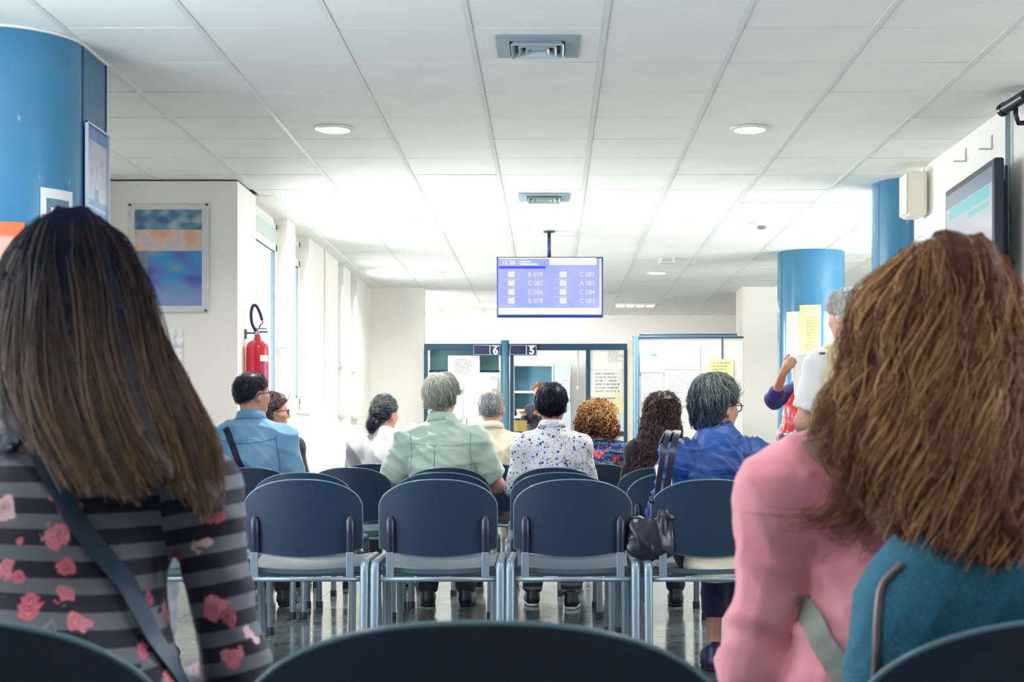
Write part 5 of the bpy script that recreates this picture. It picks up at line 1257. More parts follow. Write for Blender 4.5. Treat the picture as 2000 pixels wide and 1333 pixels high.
# ---- the person in the floral shirt
g = G('floral_shirt', 0.8); n0 = g.noise(30, 1)
vv = g.n('ShaderNodeVectorMath', operation='MULTIPLY_ADD'); g.l(n0.outputs['Color'], vv.inputs[0]); vv.inputs[1].default_value = (0.022, 0.022, 0.022); g.l(g.co, vv.inputs[2])
v1 = g.voro(42, vv.outputs[0]); v2 = g.voro(95, vv.outputs[0])
base = g.mix(g.math('LESS_THAN', v2.outputs['Distance'], 0.27), C(238, 234, 238), C(64, 60, 104))
base = g.mix(g.math('LESS_THAN', v2.outputs['Distance'], 0.16), base, C(96, 120, 160))
fl1 = g.math('LESS_THAN', v1.outputs['Distance'], 0.33); pick = g.math('GREATER_THAN', g.sep(v1.outputs['Color'])[0], 0.35)
blu = g.ramp(g.sep(v1.outputs['Color'])[1], [(0.0, C(30, 62, 140)), (0.5, C(56, 104, 184)), (1.0, C(120, 164, 214))])
base = g.mix(g.math('MULTIPLY', fl1, pick), base, blu); base = g.mix(g.math('MULTIPLY', g.math('LESS_THAN', v1.outputs['Distance'], 0.13), pick), base, C(24, 36, 96))
c_flo = g.base(base)
J = skeleton_sit(1.265, 1.0, 0.02)
def hair_crop(out): hair_local(out, prims=cap_prims(0.013, -0.085, 0.068), vox=0.007, m=H_BLACK, count=1800, L=0.032, rad=0.0012, lift=0.08, seed=15, amp=0.002, noise=0.2, tone=(0.45, 0.2), tone_fn=lambda p: 0.35 + 1.6 * np.clip(p[:, 2] - 0.04, -0.1, 0.1))
J['ankR'][1] -= 0.17; J['toeR'][1] -= 0.15
g = G('trousers_striped', 0.8); x, y, z = g.sep(); g.base(g.mix(g.math('GREATER_THAN', g.math('FRACT', g.math('MULTIPLY', z, 26.0)), 0.55), C(46, 52, 66), C(120, 126, 130))); T_str = g.m
person('dark-haired person in a white shirt with small blue flowers', (0.005, D3 + 0.03, 0), J, yaw=0.1, skin=SK2, shirt=c_flo, sleeve='mid', trousers=T_str, shoe=M_dshoe, sole=mat('sole_white', C(226, 224, 220), 0.6), collar=c_flo, hair=hair_crop)
# ---- woman with short blonde curls
g = G('patterned_top', 0.8); x, y, z = g.sep(); wv = g.noise(18, 2); v1 = g.voro(60)
st = g.ramp(g.math('FRACT', g.math('ADD', g.math('MULTIPLY', z, 14.0), g.math('MULTIPLY', wv.outputs['Fac'], 0.5))), [(0.0, C(30, 40, 96)), (0.3, C(60, 96, 150)), (0.5, C(30, 34, 80)), (0.7, C(88, 140, 150)), (0.85, C(70, 50, 130))], 'CONSTANT')
c = g.mix(g.math('LESS_THAN', v1.outputs['Distance'], 0.25), st, C(150, 170, 190)); rd = g.noise(9, 2)
c = g.mix(g.math('GREATER_THAN', rd.outputs['Fac'], 0.57), c, g.ramp(v1.outputs['Distance'], [(0.2, C(240, 150, 130)), (0.4, C(206, 66, 96))])); g.base(c); c_pat = g.m
J = skeleton_sit(1.195, 0.98)
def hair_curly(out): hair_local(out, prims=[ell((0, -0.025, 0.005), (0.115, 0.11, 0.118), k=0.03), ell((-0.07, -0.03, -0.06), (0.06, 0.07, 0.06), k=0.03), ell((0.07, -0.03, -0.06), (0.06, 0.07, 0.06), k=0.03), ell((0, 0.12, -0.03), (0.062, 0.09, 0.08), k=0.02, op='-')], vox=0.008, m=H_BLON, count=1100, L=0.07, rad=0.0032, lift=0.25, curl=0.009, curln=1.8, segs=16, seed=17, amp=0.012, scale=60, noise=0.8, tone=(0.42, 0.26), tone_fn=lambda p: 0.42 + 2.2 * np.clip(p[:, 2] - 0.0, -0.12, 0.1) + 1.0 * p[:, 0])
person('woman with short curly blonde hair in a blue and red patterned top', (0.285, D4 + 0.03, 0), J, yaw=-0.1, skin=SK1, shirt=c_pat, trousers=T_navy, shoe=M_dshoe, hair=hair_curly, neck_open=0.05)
# ---- woman with long dark curls
J = skeleton_sit(1.215, 0.95, 0.02); c_blk = cloth('black_top', C(34, 26, 44), C(28, 22, 38))
def hair_long(out):
    hair_local(out, prims=[ell((0, -0.012, 0.02), (0.098, 0.108, 0.108), k=0.03), ell((0, -0.06, -0.09), (0.115, 0.07, 0.12), k=0.05), ell((-0.02, -0.085, -0.23), (0.135, 0.055, 0.14), k=0.06), ell((-0.04, -0.09, -0.35), (0.13, 0.04, 0.09), k=0.05), ell((0, 0.13, -0.05), (0.06, 0.09, 0.1), k=0.02, op='-')],
               vox=0.009, m=H_BRWN, count=1900, L=0.085, rad=0.0022, lift=0.04, curl=0.010, curln=1.7, segs=14, seed=19, amp=0.012, scale=42, noise=0.25, grav=0.2, tone=(0.42, 0.25))
person('woman with long dark brown curls, back turned, left of the padded jacket', (0.615, D3 + 0.03, 0), J, yaw=0.1, skin=SK1, shirt=c_blk, trousers=T_dark, shoe=M_dshoe, hair=hair_long)
# ---- the blue padded jacket (row 2)
g = G('padded_jacket', 0.46); n = g.noise(6, 2)
g.base(g.ramp(n.outputs['Fac'], [(0.35, C(24, 56, 118)), (0.65, C(38, 80, 148))]))
n2 = g.noise(26, 3, g.mapping((0.35, 1, 1.8), rot=(0, 0.3, 0)), 0.5); g.bump(n2.outputs['Fac'], 0.32, 0.012); c_pad = g.m
J = skeleton_sit(1.195, 1.06, 0.03)
for n_ in 'LR':
    J['kne' + n_] += np.array([0, -0.02, 0]); 
J['ankR'] = np.array([0.03, 0.50, 0.10]); J['toeR'] = np.array([0.03, 0.66, 0.035]); J['ankL'] = np.array([0.12, 0.62, 0.10]); J['toeL'] = np.array([0.15, 0.77, 0.035]); J['kneR'][0] = 0.04
J['kneL'][0] = 0.1
def hair_layer(out): hair_local(out, prims=cap_prims(0.016, -0.095, 0.072, top=0.01) + [ell((0, -0.062, -0.055), (0.062, 0.04, 0.05), k=0.03)], vox=0.007, m=H_GRIZ, count=2600, L=0.042, rad=0.0013, lift=0.12, seed=23, amp=0.005, noise=0.3, tone=(0.4, 0.18), tone_fn=lambda p: 0.46 + 2.8 * np.clip(p[:, 2] - 0.06, -0.06, 0.08) + 1.5 * np.clip(p[:, 0], -0.05, 0.1))  # tone_fn puts the light on crown and right side into the colour
def puffs(V): return np.ones(len(V))
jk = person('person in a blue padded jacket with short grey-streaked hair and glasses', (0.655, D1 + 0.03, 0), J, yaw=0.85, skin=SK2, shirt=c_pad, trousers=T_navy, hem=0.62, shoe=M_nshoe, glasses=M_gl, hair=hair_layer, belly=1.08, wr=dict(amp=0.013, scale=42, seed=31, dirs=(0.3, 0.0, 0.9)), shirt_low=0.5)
V, Q = blob([cap((-0.035, 0.135, 0.955), (0.045, 0.135, 0.955), 0.055, k=0.04), cap((0, 0.15, 0.985), (0.01, 0.155, 1.0), 0.060, k=0.04), ell((0.0, 0.16, 1.04), (0.05, 0.058, 0.05), k=0.01, op='-')], 0.009, dict(amp=0.006, scale=40, seed=3))
link('stand_collar', mesh_np('stand_collar', V, Q), c_pad, jk['t'])
# beige cardigan hem hanging below the jacket through the chair back
V, Q = blob([ell((0.0, 0.05, 0.49), (0.14, 0.05, 0.075), k=0.04), ell((0.02, 0.075, 0.46), (0.12, 0.06, 0.035), k=0.04)], 0.010, dict(amp=0.006, scale=30, seed=2)); link('cardigan_hem', mesh_np('cardigan_hem', V, Q), cloth('beige_knit', C(222, 212, 190), C(206, 196, 176)), jk['t'])
# handbag
hb = thing('handbag', 'black slouchy leather handbag hanging by the padded jacket between two chairs', 'bag', (PX(1272, D1), D1 + 0.03, 0))
M_lea = mat('black_leather', C(24, 24, 42), 0.3, bump=(120, 0.25, 0.003))
V, Q = blob([ell((-0.005, 0.0, 0.585), (0.075, 0.05, 0.07), k=0.04), cap((-0.06, 0, 0.55), (0.055, 0, 0.55), 0.035, 0.035, k=0.04), cap((-0.062, 0, 0.63), (0.06, 0, 0.67), 0.02, k=0.05), cap((0.05, 0, 0.68), (0.062, 0, 0.6), 0.02, k=0.04), cap((0.012, -0.0, 0.73), (-0.062, 0, 0.655), 0.011, k=0.03), ell((-0.01, -0.0, 0.69), (0.045, 0.022, 0.032), k=0.02, op='-')], 0.006, dict(amp=0.009, scale=45, seed=8, dirs=(0.5, 0.2, 0.6)))
link('bag_body', mesh_np('bag_body', V, Q), M_lea, hb)
MB().tube(catmull([(-0.065, -0.022, 0.655), (-0.05, -0.03, 0.632), (-0.02, -0.032, 0.625), (0.015, -0.03, 0.65), (0.035, -0.024, 0.70)], 16), 0.004, 6).obj('opening_rim', mat('leather_edge', C(60, 62, 84), 0.3), hb, smooth=True)
for dx_, w_ in ((0.0, 0.022), (0.034, 0.026)):
    strap([(0.02 + dx_ * 0.6, -0.005, 0.70), (0.03 + dx_, -0.012, 0.80), (0.045 + dx_, -0.012, 0.90), (0.06 + dx_, 0.03, 0.955), (0.075 + dx_, 0.09, 0.99), (0.08 + dx_, 0.16, 1.0), (0.06 + dx_ * .5, 0.235, 0.95)], w_, 0.006, M_lea, 'handle_strap', hb, Vector((1, 0, -0.1)))
MB().box(-0.068, -0.052, -0.03, -0.022, 0.648, 0.662).obj('metal_ring', M_alu, hb, bevel=0.003)
# light scarf end between the straps and the jacket
V, Q = blob([cap((0.03, 0.02, 0.86), (0.045, 0.012, 0.74), 0.012, 0.009, k=0.01), cap((0.075, 0.02, 0.84), (0.08, 0.015, 0.755), 0.008, 0.007, k=0.01)], 0.006); sc2 = link('scarf_end', mesh_np('scarf_end', V, Q), cloth('scarf_cream', C(232, 222, 204)), hb)
# ---- person hidden behind the long brown hair at left
J = skeleton_sit(1.265, 0.85); c_pk = cloth('pale_pink_blouse', C(238, 222, 224), C(226, 208, 214))
person('dark-haired person in a pale blouse, almost hidden behind the long brown hair', (-1.535, D1 + 0.03, 0), J, yaw=0.2, skin=SK3, shirt=c_pk, trousers=T_white, hem=0.8, shoe=M_dshoe, hair=hair_crop)
# ---- white-haired man standing
c_wht = cloth('white_shirt', C(240, 236, 232), C(224, 220, 220)); c_vst = cloth('beige_vest', C(216, 200, 158), C(198, 182, 140))
J = skeleton_stand(1.70, 1.0); 
J['elbL'] = J['shoL'] + np.array([-0.075, 0.03, -0.29]); J['wriL'] = J['elbL'] + np.array([0.06, 0.2, -0.05]); J['hanL'] = J['wriL'] + np.array([0.02, 0.06, 0])
J['wriR'] = J['elbR'] + np.array([-0.1, 0.2, -0.02]); J['hanR'] = J['wriR'] + np.array([-0.03, 0.06, 0])
def hair_wave(out): hair_local(out, prims=cap_prims(0.012, -0.075, 0.07, top=0.004), vox=0.007, m=H_WHITE, count=2000, L=0.04, rad=0.0014, lift=0.25, curl=0.004, curln=1.2, segs=9, seed=27, amp=0.006, noise=0.5, tone=(0.55, 0.24))
sm = person('standing white-haired man in a beige vest over a white short-sleeved shirt', (PX(1656, 7.35), 7.35, 0), J, yaw=-0.5, pitch=-0.12, skin=SK3, shirt=c_wht, sleeve='short', trousers=T_beige, shoe=M_dshoe, collar=c_wht, hair=hair_wave, rz=0.15, shirt_low=0.86, wr=dict(amp=0.005, scale=22, seed=5, dirs=(0.8, 0.1, 0.3)))
s = J['s']
V, Q = blob([ell(J['chest'], (0.182, 0.132, 0.2), k=0.07), ell(J['waist'] + np.array([0, 0, -.02]), (0.178, 0.134, 0.2), k=0.07), ell(J['pelvis'], (0.182, 0.14, 0.13), k=0.06), cap(J['shoL'] * .78 + J['shoR'] * .22 + np.array([0, 0, .012]), J['shoR'] * .78 + J['shoL'] * .22 + np.array([0, 0, .012]), 0.062, k=0.07), cap(J['chest'] + np.array([0, 0, .06]), J['neck'] + np.array([0, 0, -0.0]), 0.11, 0.064, k=0.06),
             ell(J['neck'] + np.array([0, 0.02, 0.05]), (0.07, 0.075, 0.05), k=0.01, op='-'), plane((0, 0, 0.84), (0, 0, -1), 0.01)], 0.010, dict(amp=0.008, scale=24, seed=14))
link('vest', mesh_np('vest', V, Q), c_vst, sm['t'])
MB().lathe([(0.006, 0), (0.016, 0.004), (0.016, 0.01), (0.004, 0.012)], 14, tuple(J['shoL'] + np.array([0.0, -0.06, 0.045]))).obj('shoulder_button', mat('button_brass', C(110, 100, 74), 0.4), sm['t'], auto=40)
# ---- woman facing us behind a sheet of paper
c_nav = cloth('navy_knit', C(34, 36, 112), C(28, 30, 92))
lw = (PX(1676, 8.25), 8.25)
J = skeleton_stand(1.58, 0.92)
def W2(x, y, d): p = P(x, y, d); return np.array([-(p.x - lw[0]), -(p.y - lw[1]), p.z])
J['elbR'] = W2(1512, 782, 8.12); J['wriR'] = W2(1529, 730, 7.97); J['hanR'] = W2(1544, 707, 7.93); J['shoR'] = W2(1578, 752, 8.24); J['hpR'] = 'grip'; J['pnR'] = (0.4, 0.7, 0.4)
J['elbL'] = J['shoL'] + np.array([-0.08, 0.06, -0.26]); J['wriL'] = J['elbL'] + np.array([0.12, 0.2, 0.12]); J['hanL'] = J['wriL'] + np.array([0.04, 0.05, 0.03])
wp = person('woman in navy standing behind a raised white paper, only her elbow and hand showing', (lw[0], lw[1], 0), J, rz=PI, skin=SK2, shirt=c_nav, sleeve='mid', trousers=T_dark, shoe=M_dshoe, hair=hair_shoulder, vox=0.0075, shirt_low=0.85)
dp = 7.9
V = []; Fs = []; nn = 7
for i in range(nn):
    u = i / (nn - 1)
    for j in range(nn):
        v = j / (nn - 1); p = P(1547 + 52 * u + 6 * (1 - v), 812 - 122 * v, dp - 0.03 * math.sin(u * 2.6) + 0.03 * v); V.append(tuple(p))
for i in range(nn - 1):
    for j in range(nn - 1): a = i * nn + j; Fs.append((a, a + 1, a + nn + 1, a + nn))
pp = MB().add(V, Fs).obj('paper_sheet', mat('paper_bright', C(248, 246, 244), 0.6), smooth=True); so_ = pp.modifiers.new('thick', 'SOLIDIFY'); so_.thickness = 0.001
tag(pp, 'large white sheet of paper held up in front of the woman in navy', 'paper')
rb = thing('shopping_bag', 'red and white plastic shopping bag hanging from the forearm of the woman in navy', 'bag', (PX(1546, 7.9), 7.92, 0))
g = G('bag_red_white', 0.25); x, y, z = g.sep(); n = g.noise(14, 2, g.mapping((2.5, 1, 0.6)))
rm_ = g.ramp(n.outputs['Fac'], [(0.42, C(236, 52, 62)), (0.5, C(240, 120, 120)), (0.56, C(246, 226, 224)), (0.64, C(244, 96, 104))]); g.base(g.mix(g.smooth(z, 1.13, 1.16), rm_, C(240, 48, 54)))
V, Q = blob([cap((0.015, 0, 1.21), (0.0, 0, 1.12), 0.012, 0.036, k=0.03), cap((0, 0, 1.12), (0.0, 0, 1.0), 0.04, 0.062, k=0.03), cap((-0.03, 0, 0.98), (0.035, 0, 0.98), 0.05, k=0.03)], 0.008, dict(amp=0.004, scale=40, seed=9, dirs=(0.9, 0.2, 0.1))); link('bag_body', mesh_np('bag_body', V, Q), g.m, rb)
MB().tube(catmull([(0.02, 0.0, 1.20), (0.035, 0.02, 1.235), (0.05, 0.06, 1.24), (0.035, 0.1, 1.22)], 14), 0.006, 8).obj('handle', g.m, rb, smooth=True)
nb = thing('purse', 'small dark navy purse hanging under the red and white bag', 'bag', (PX(1538, 7.75), 7.75, 0))
V, Q = blob([ell((-0.005, 0, 0.965), (0.048, 0.045, 0.04), k=0.02), cap((0.03, 0, 0.97), (0.055, 0, 1.0), 0.03, k=0.02)], 0.007, dict(amp=0.006, scale=50, seed=4)); link('purse_body', mesh_np('purse_body', V, Q), mat('purse_navy', C(40, 44, 84), 0.4), nb)
# ---- clerk behind counter five
J = skeleton_stand(1.70, 0.95); J['elbR'] += np.array([0, 0.1, 0.05]); J['elbL'] += np.array([0, 0.1, 0.05])
for n_ in 'LR': J['wri' + n_] = J['elb' + n_] + np.array([-0.1 if n_ == 'R' else 0.1, 0.16, 0.12]); J['han' + n_] = J['wri' + n_] + np.array([0, 0.05, 0.03])
def hair_lt(out): hair_local(out, prims=cap_prims(0.014, -0.09, 0.06) + [ell((0, -0.06, -0.05), (0.08, 0.05, 0.07), k=0.03)], vox=0.009, m=H_BLON, count=500, L=0.06, rad=0.002, lift=0.1, seed=29, tone=(0.6, 0.2))
person('clerk in dark clothes standing behind counter five, mostly hidden by the floral-shirted person', (-0.135, 19.0, 0), J, rz=PI - 0.4, skin=SK1, shirt=c_dj, trousers=T_dark, shoe=M_dshoe, hair=hair_lt, vox=0.011, vs=0.012)
# ------------------------------------------------------------------ the two women in front
def guide_hair(t, loc, guides, base_r, m, count, rad, seed, jit=0.010, tone0=0.2, tone1=0.6, wave=0.0, waven=3.0, extra=(), S=18, vox=0.0075, clump=0.006, wisps=0, amp=0.004, shrink=0.022, drop=0.022, lockamp=0.12):
    """long hair from guide locks: a closed volume round the guides and strands that run between neighbouring guides"""
    rs = np.random.RandomState(seed); L = np.array(loc)
    Gd = np.stack([catmull([tuple(P(*g_)) for g_ in gd], S) for gd in guides]) - L      # (ng,S,3)
    xc = Gd[:, :3, 0].mean(); dx_ = Gd[:, :, 0] - xc; Gd[:, :, 0] = xc + np.sign(dx_) * np.maximum(np.abs(dx_) - shrink * (1 - 0.95 * np.linspace(0, 1, S) ** 1.3)[None], np.abs(dx_) * 0.55)
    Gd[:, :, 2] -= drop * np.clip(1 - np.linspace(0, 1, S) * 2.2, 0, 1)[None]
    pr = list(extra)
    for gd in Gd:
        for i in range(0, S - 1):
            f0, f1 = i / (S - 1), (i + 1) / (S - 1); sh = lambda f: base_r * (0.75 + 0.5 * math.sin(PI * min(f * 1.1, 1.0)) - 0.55 * max(f - 0.85, 0) / 0.15)
            pr.append(cap(gd[i], gd[i + 1], max(sh(f0), 0.006), max(sh(f1), 0.006), k=0.02))
    V, Q = blob(pr, vox); V = wrinkle(V, Q, amp, 60, seed, dirs=(1, 0.3, 0.05))
    zt, zb = Gd[:, :, 2].max(), Gd[:, :, 2].min()
    bt = np.clip(tone0 + (tone1 - tone0) * (zt - V[:, 2]) / (zt - zb) - 0.32 + rs.normal(0, 0.03, len(V)), 0, 1)
    parts = [(V, Q, bt)]
    ng = len(guides); u = rs.rand(count) * (ng - 1); i = u.astype(int).clip(0, ng - 2); f = (u - i)[:, None, None]
    pts = Gd[i] * (1 - f) + Gd[i + 1] * f
    tt = np.linspace(0, 1, S)
    env = np.clip(tt * 5, 0, 1)
    off = rs.normal(size=(count, 1, 3)) * jit * (0.35 + 0.65 * env)[None, :, None]
    # strands lie on the surface of the volume: across the sheet's normal, mostly on the outer side
    tg = np.gradient(pts, axis=1); lat = (Gd[i + 1] - Gd[i]); nr = np.cross(lat, tg); nr /= np.maximum(np.linalg.norm(nr, axis=2, keepdims=True), 1e-6)
    ctr = Gd.mean(0)[None]; sgn = np.sign(np.sum(nr * (pts - ctr + np.array([0, -0.02, 0])), 2, keepdims=True)); nr = nr * np.where(sgn == 0, 1, sgn)
    shp = 0.75 + 0.5 * np.sin(PI * np.minimum(tt * 1.1, 1)) - 0.55 * np.maximum(tt - 0.85, 0) / 0.15
    side_ = np.where(rs.rand(count, 1, 1) < 0.8, 1.0, -1.0)
    pts = pts + off * 0.5 + nr * side_ * (base_r * shp[None, :, None] * (0.95 + 0.45 * rs.rand(count, 1, 1)))
    # clumping and waves shared by neighbouring strands
    cph = np.floor(u * 7) * 2.4
    pts[:, :, 0] += clump * np.sin(tt[None] * 7 + cph[:, None]) * env + 0.3 * clump * np.sin(tt[None] * 17 + u[:, None] * 40)
    if wave:
        ph = cph + rs.normal(0, 0.5, count); w = 2 * PI * waven * tt[None] + ph[:, None]; am = wave * np.clip(tt * 1.6, 0, 1)[None] * (0.6 + 0.8 * rs.rand(count, 1))
        pts[:, :, 0] += am * np.sin(w); pts[:, :, 1] += am * 0.6 * np.cos(w)
    for q in extra:        # keep every strand outside the skull volume
        if q['op'] != '+': continue
        dv = (pts - q['c']) / q['r']; k0 = np.sqrt((dv ** 2).sum(2, keepdims=True)); lim = 1.0 + 0.07 * rs.rand(count, 1, 1)
        pts = np.where(k0 < lim, q['c'] + (pts - q['c']) * lim / np.maximum(k0, 1e-3), pts)
    ln = 0.82 + 0.2 * rs.rand(count)      # uneven ends
    idx = np.linspace(0, 1, S)[None] * ln[:, None] * (S - 1); i0 = np.clip(idx.astype(int), 0, S - 2); fr = np.clip(idx - i0, 0, 1.2)[:, :, None]
    ar = np.arange(count)[:, None]; pts = pts[ar, i0] * (1 - fr) + pts[ar, i0 + 1] * fr
    lock = lockamp * (np.sin(u * 19 + 1) + 0.7 * np.sin(u * 47))
    tn = np.clip(rs.normal(0, 0.10, count)[:, None] + lock[:, None] + tone0 + (tone1 - tone0) * (zt - pts[:, :, 2]) / (zt - zb), 0, 1)
    parts.append(strands_mesh('s', pts, rad * (0.6 + 0.8 * rs.rand(count)), tn))
    if wisps:
        ww = []
    return link('hair', mesh_tone('hair', parts), m, t)
def loc_px(loc, x, y, d): return np.array(P(x, y, d)) - np.array(loc)

# ---- woman in the striped flowered top (left)
L0 = (-0.5375, 1.36, 0.0); q0 = lambda x, y, d: loc_px(L0, x, y, d)
J = skeleton_sit(1.225, 0.72, 0.29)
J['head'] = q0(150, 637, 1.72); J['neck'] = q0(140, 830, 1.655); J['chest'] = q0(135, 1010, 1.62); J['waist'] = q0(150, 1190, 1.59)
J['shoR'] = q0(388, 968, 1.62); J['elbR'] = q0(460, 1300, 1.62); J['shoL'] = q0(-118, 968, 1.62); J['elbL'] = q0(-188, 1300, 1.62)
for n_, sg in (('L', -1), ('R', 1)): J['wri' + n_] = np.array([sg * 0.07, J['elbR'][1] + 0.2, 0.62]); J['han' + n_] = J['wri' + n_] + np.array([-sg * 0.03, 0.06, -0.01])
g = G('striped_flower_jersey', 0.8); x, y, z = g.sep(); wob = g.noise(3.0, 1)
zz = g.math('ADD', g.math('ADD', z, g.math('MULTIPLY', x, g.math('MULTIPLY', g.math('GREATER_THAN', x, 0.118), -0.22))), g.math('MULTIPLY', wob.outputs['Fac'], 0.03))
st = g.math('GREATER_THAN', g.math('FRACT', g.math('DIVIDE', zz, 0.0335)), 0.52)
base = g.mix(st, C(34, 30, 52), C(112, 116, 128))
nd = g.noise(45, 2); vm = g.n('ShaderNodeVectorMath', operation='MULTIPLY_ADD'); g.l(nd.outputs['Color'], vm.inputs[0]); vm.inputs[1].default_value = (0.022,) * 3; g.l(g.co, vm.inputs[2])
for sc_, thr, seed_, keep in ((19.0, 0.21, 0.0, 0.15), (30.0, 0.2, 5.0, 0.32)):
    mp = g.n('ShaderNodeMapping'); g.l(vm.outputs[0], mp.inputs[0]); mp.inputs['Location'].default_value = (seed_, seed_ * 0.3, seed_ * 0.7)
    v = g.voro(sc_, mp.outputs[0]); cs = g.sep(v.outputs['Color']); dist = v.outputs['Distance']
    pet = g.math('ADD', dist, g.math('MULTIPLY', g.math('SUBTRACT', g.noise(150, 1).outputs['Fac'], 0.5), 0.22))
    on = g.math('MULTIPLY', g.math('LESS_THAN', pet, thr + 0.07), g.math('GREATER_THAN', cs[0], keep))
    kind = g.ramp(cs[1], [(0.0, C(160, 44, 84)), (0.2, C(226, 122, 142)), (0.5, C(236, 196, 204)), (0.75, C(222, 96, 122))], 'CONSTANT')
    fcol = g.mix(g.smooth(pet, 0.02, thr), g.mix(0.55, kind, C(120, 24, 62)), kind)
    fcol = g.mix(g.math('LESS_THAN', g.math('FRACT', g.math('MULTIPLY', pet, 14.0)), 0.28), fcol, g.mix(0.4, fcol, C(250, 210, 214)))
    leaf = g.math('MULTIPLY', g.math('MULTIPLY', g.math('GREATER_THAN', pet, thr + 0.07), g.math('LESS_THAN', pet, thr + 0.13)), g.math('MULTIPLY', g.math('GREATER_THAN', cs[2], 0.6), g.math('GREATER_THAN', g.noise(60, 1).outputs['Fac'], 0.56)))
    base = g.mix(leaf, base, C(150, 156, 140)); base = g.mix(on, base, fcol)
g.base(base); g.p.inputs['Sheen Weight'].default_value = 0.15; fb_ = g.noise(900, 1); g.bump(fb_.outputs['Fac'], 0.2, 0.001); c_str = g.m
w0 = person('woman with long straight brown hair in a dark striped top with pink flowers', L0, J, skin=SK1, shirt=None, trousers=T_jean, shoe=M_dshoe, yaw=0.05, vox=0.0075)
Sh = [ell(q0(135, 1010, 1.625), (0.118, 0.086, 0.095), k=0.04), ell(q0(142, 1180, 1.59), (0.098, 0.084, 0.13), k=0.04), ell(q0(150, 1350, 1.55), (0.112, 0.098, 0.10), k=0.04),
      cap(q0(-105, 962, 1.62), q0(378, 962, 1.62), 0.040, k=0.045), cap(q0(138, 1000, 1.63), q0(140, 850, 1.655), 0.072, 0.047, k=0.05)]
for sx, ex in ((392, 460), (-122, -188)):
    Sh += [cap(q0(sx, 968, 1.62), q0(ex, 1300, 1.62), 0.0385, 0.0325, k=0.012), cap(q0(138, 872, 1.65), q0(sx, 955, 1.62), 0.036, 0.037, k=0.04)]
for n_ in 'LR': Sh.append(cap(J['elb' + n_], J['wri' + n_], 0.0335, 0.026, k=0.02))
V, Q = blob(Sh, 0.0075, dict(amp=0.004, scale=34, seed=6, dirs=(0.6, 0.1, 0.5))); top0 = link('top', mesh_np('top', V, Q), c_str, w0['t'])
H0 = hair_mat('hair_long_brown', [(0.0, C(30, 32, 48)), (0.3, C(58, 54, 60)), (0.55, C(96, 76, 66)), (0.8, C(136, 104, 78)), (1.0, C(172, 138, 100))], rough=0.55, streak=False)
GL = [[(120, 432, 1.73), (75, 470, 1.77), (40, 600, 1.79), (15, 700, 1.77), (-5, 790, 1.73)],
      [(120, 428, 1.72), (60, 470, 1.72), (8, 600, 1.73), (-22, 700, 1.70), (-20, 790, 1.64)],
      [(125, 424, 1.70), (85, 450, 1.66), (45, 560, 1.645), (18, 690, 1.60), (22, 780, 1.56), (55, 850, 1.52)],
      [(135, 420, 1.69), (122, 440, 1.65), (105, 560, 1.618), (98, 700, 1.575), (112, 830, 1.52), (150, 955, 1.48)],
      [(150, 418, 1.69), (158, 435, 1.645), (168, 560, 1.61), (180, 700, 1.565), (205, 840, 1.51), (255, 970, 1.478)],
      [(160, 420, 1.69), (190, 440, 1.65), (225, 560, 1.625), (245, 700, 1.575), (285, 830, 1.52), (330, 930, 1.49)],
      [(170, 424, 1.70), (215, 452, 1.67), (262, 560, 1.67), (292, 700, 1.625), (350, 840, 1.55), (398, 1005, 1.52)],
      [(175, 428, 1.72), (228, 468, 1.71), (272, 575, 1.72), (300, 700, 1.685), (365, 810, 1.61), (412, 905, 1.56), (422, 990, 1.54)],
      [(170, 432, 1.74), (222, 478, 1.77), (258, 600, 1.785), (282, 720, 1.76), (335, 830, 1.70)]]
guide_hair(w0['t'], L0, GL, 0.0145, H0, 6400, 0.0009, 41, jit=0.008, tone0=0.14, tone1=0.82, clump=0.004, S=18,
           extra=[ell(J['head'] + np.array([-0.004, -0.008, 0.022]), (0.080, 0.100, 0.101), k=0.02), ell(J['head'] + np.array([0, 0.11, -0.03]), (0.06, 0.08, 0.085), k=0.02, op='-')])
b0 = thing('crossbody_bag', 'dark blue strap slanting across the striped flowered back, with its small bag at the hip', 'bag', L0)
M_st0 = mat('strap_teal_navy', C(40, 66, 94), 0.45, bump=(900, 0.3, 0.001))
draped_strap(top0, [tuple(q0(x_, y_, 1.5)) for x_, y_ in ((-75, 760), (-20, 812), (60, 915), (150, 1045), (225, 1150))], 0.021, 0.003, M_st0, 'strap', b0, off=0.006, tail=[tuple(q0(298, 1240, 1.515)), tuple(q0(345, 1310, 1.535)), tuple(q0(378, 1375, 1.575))])
V, Q = blob([ell(q0(395, 1480, 1.66), (0.03, 0.10, 0.075), k=0.02), cap(q0(388, 1370, 1.58), q0(394, 1400, 1.64), 0.012, k=0.02)], 0.009); link('bag_body', mesh_np('bag_body', V, Q), M_st0, b0)

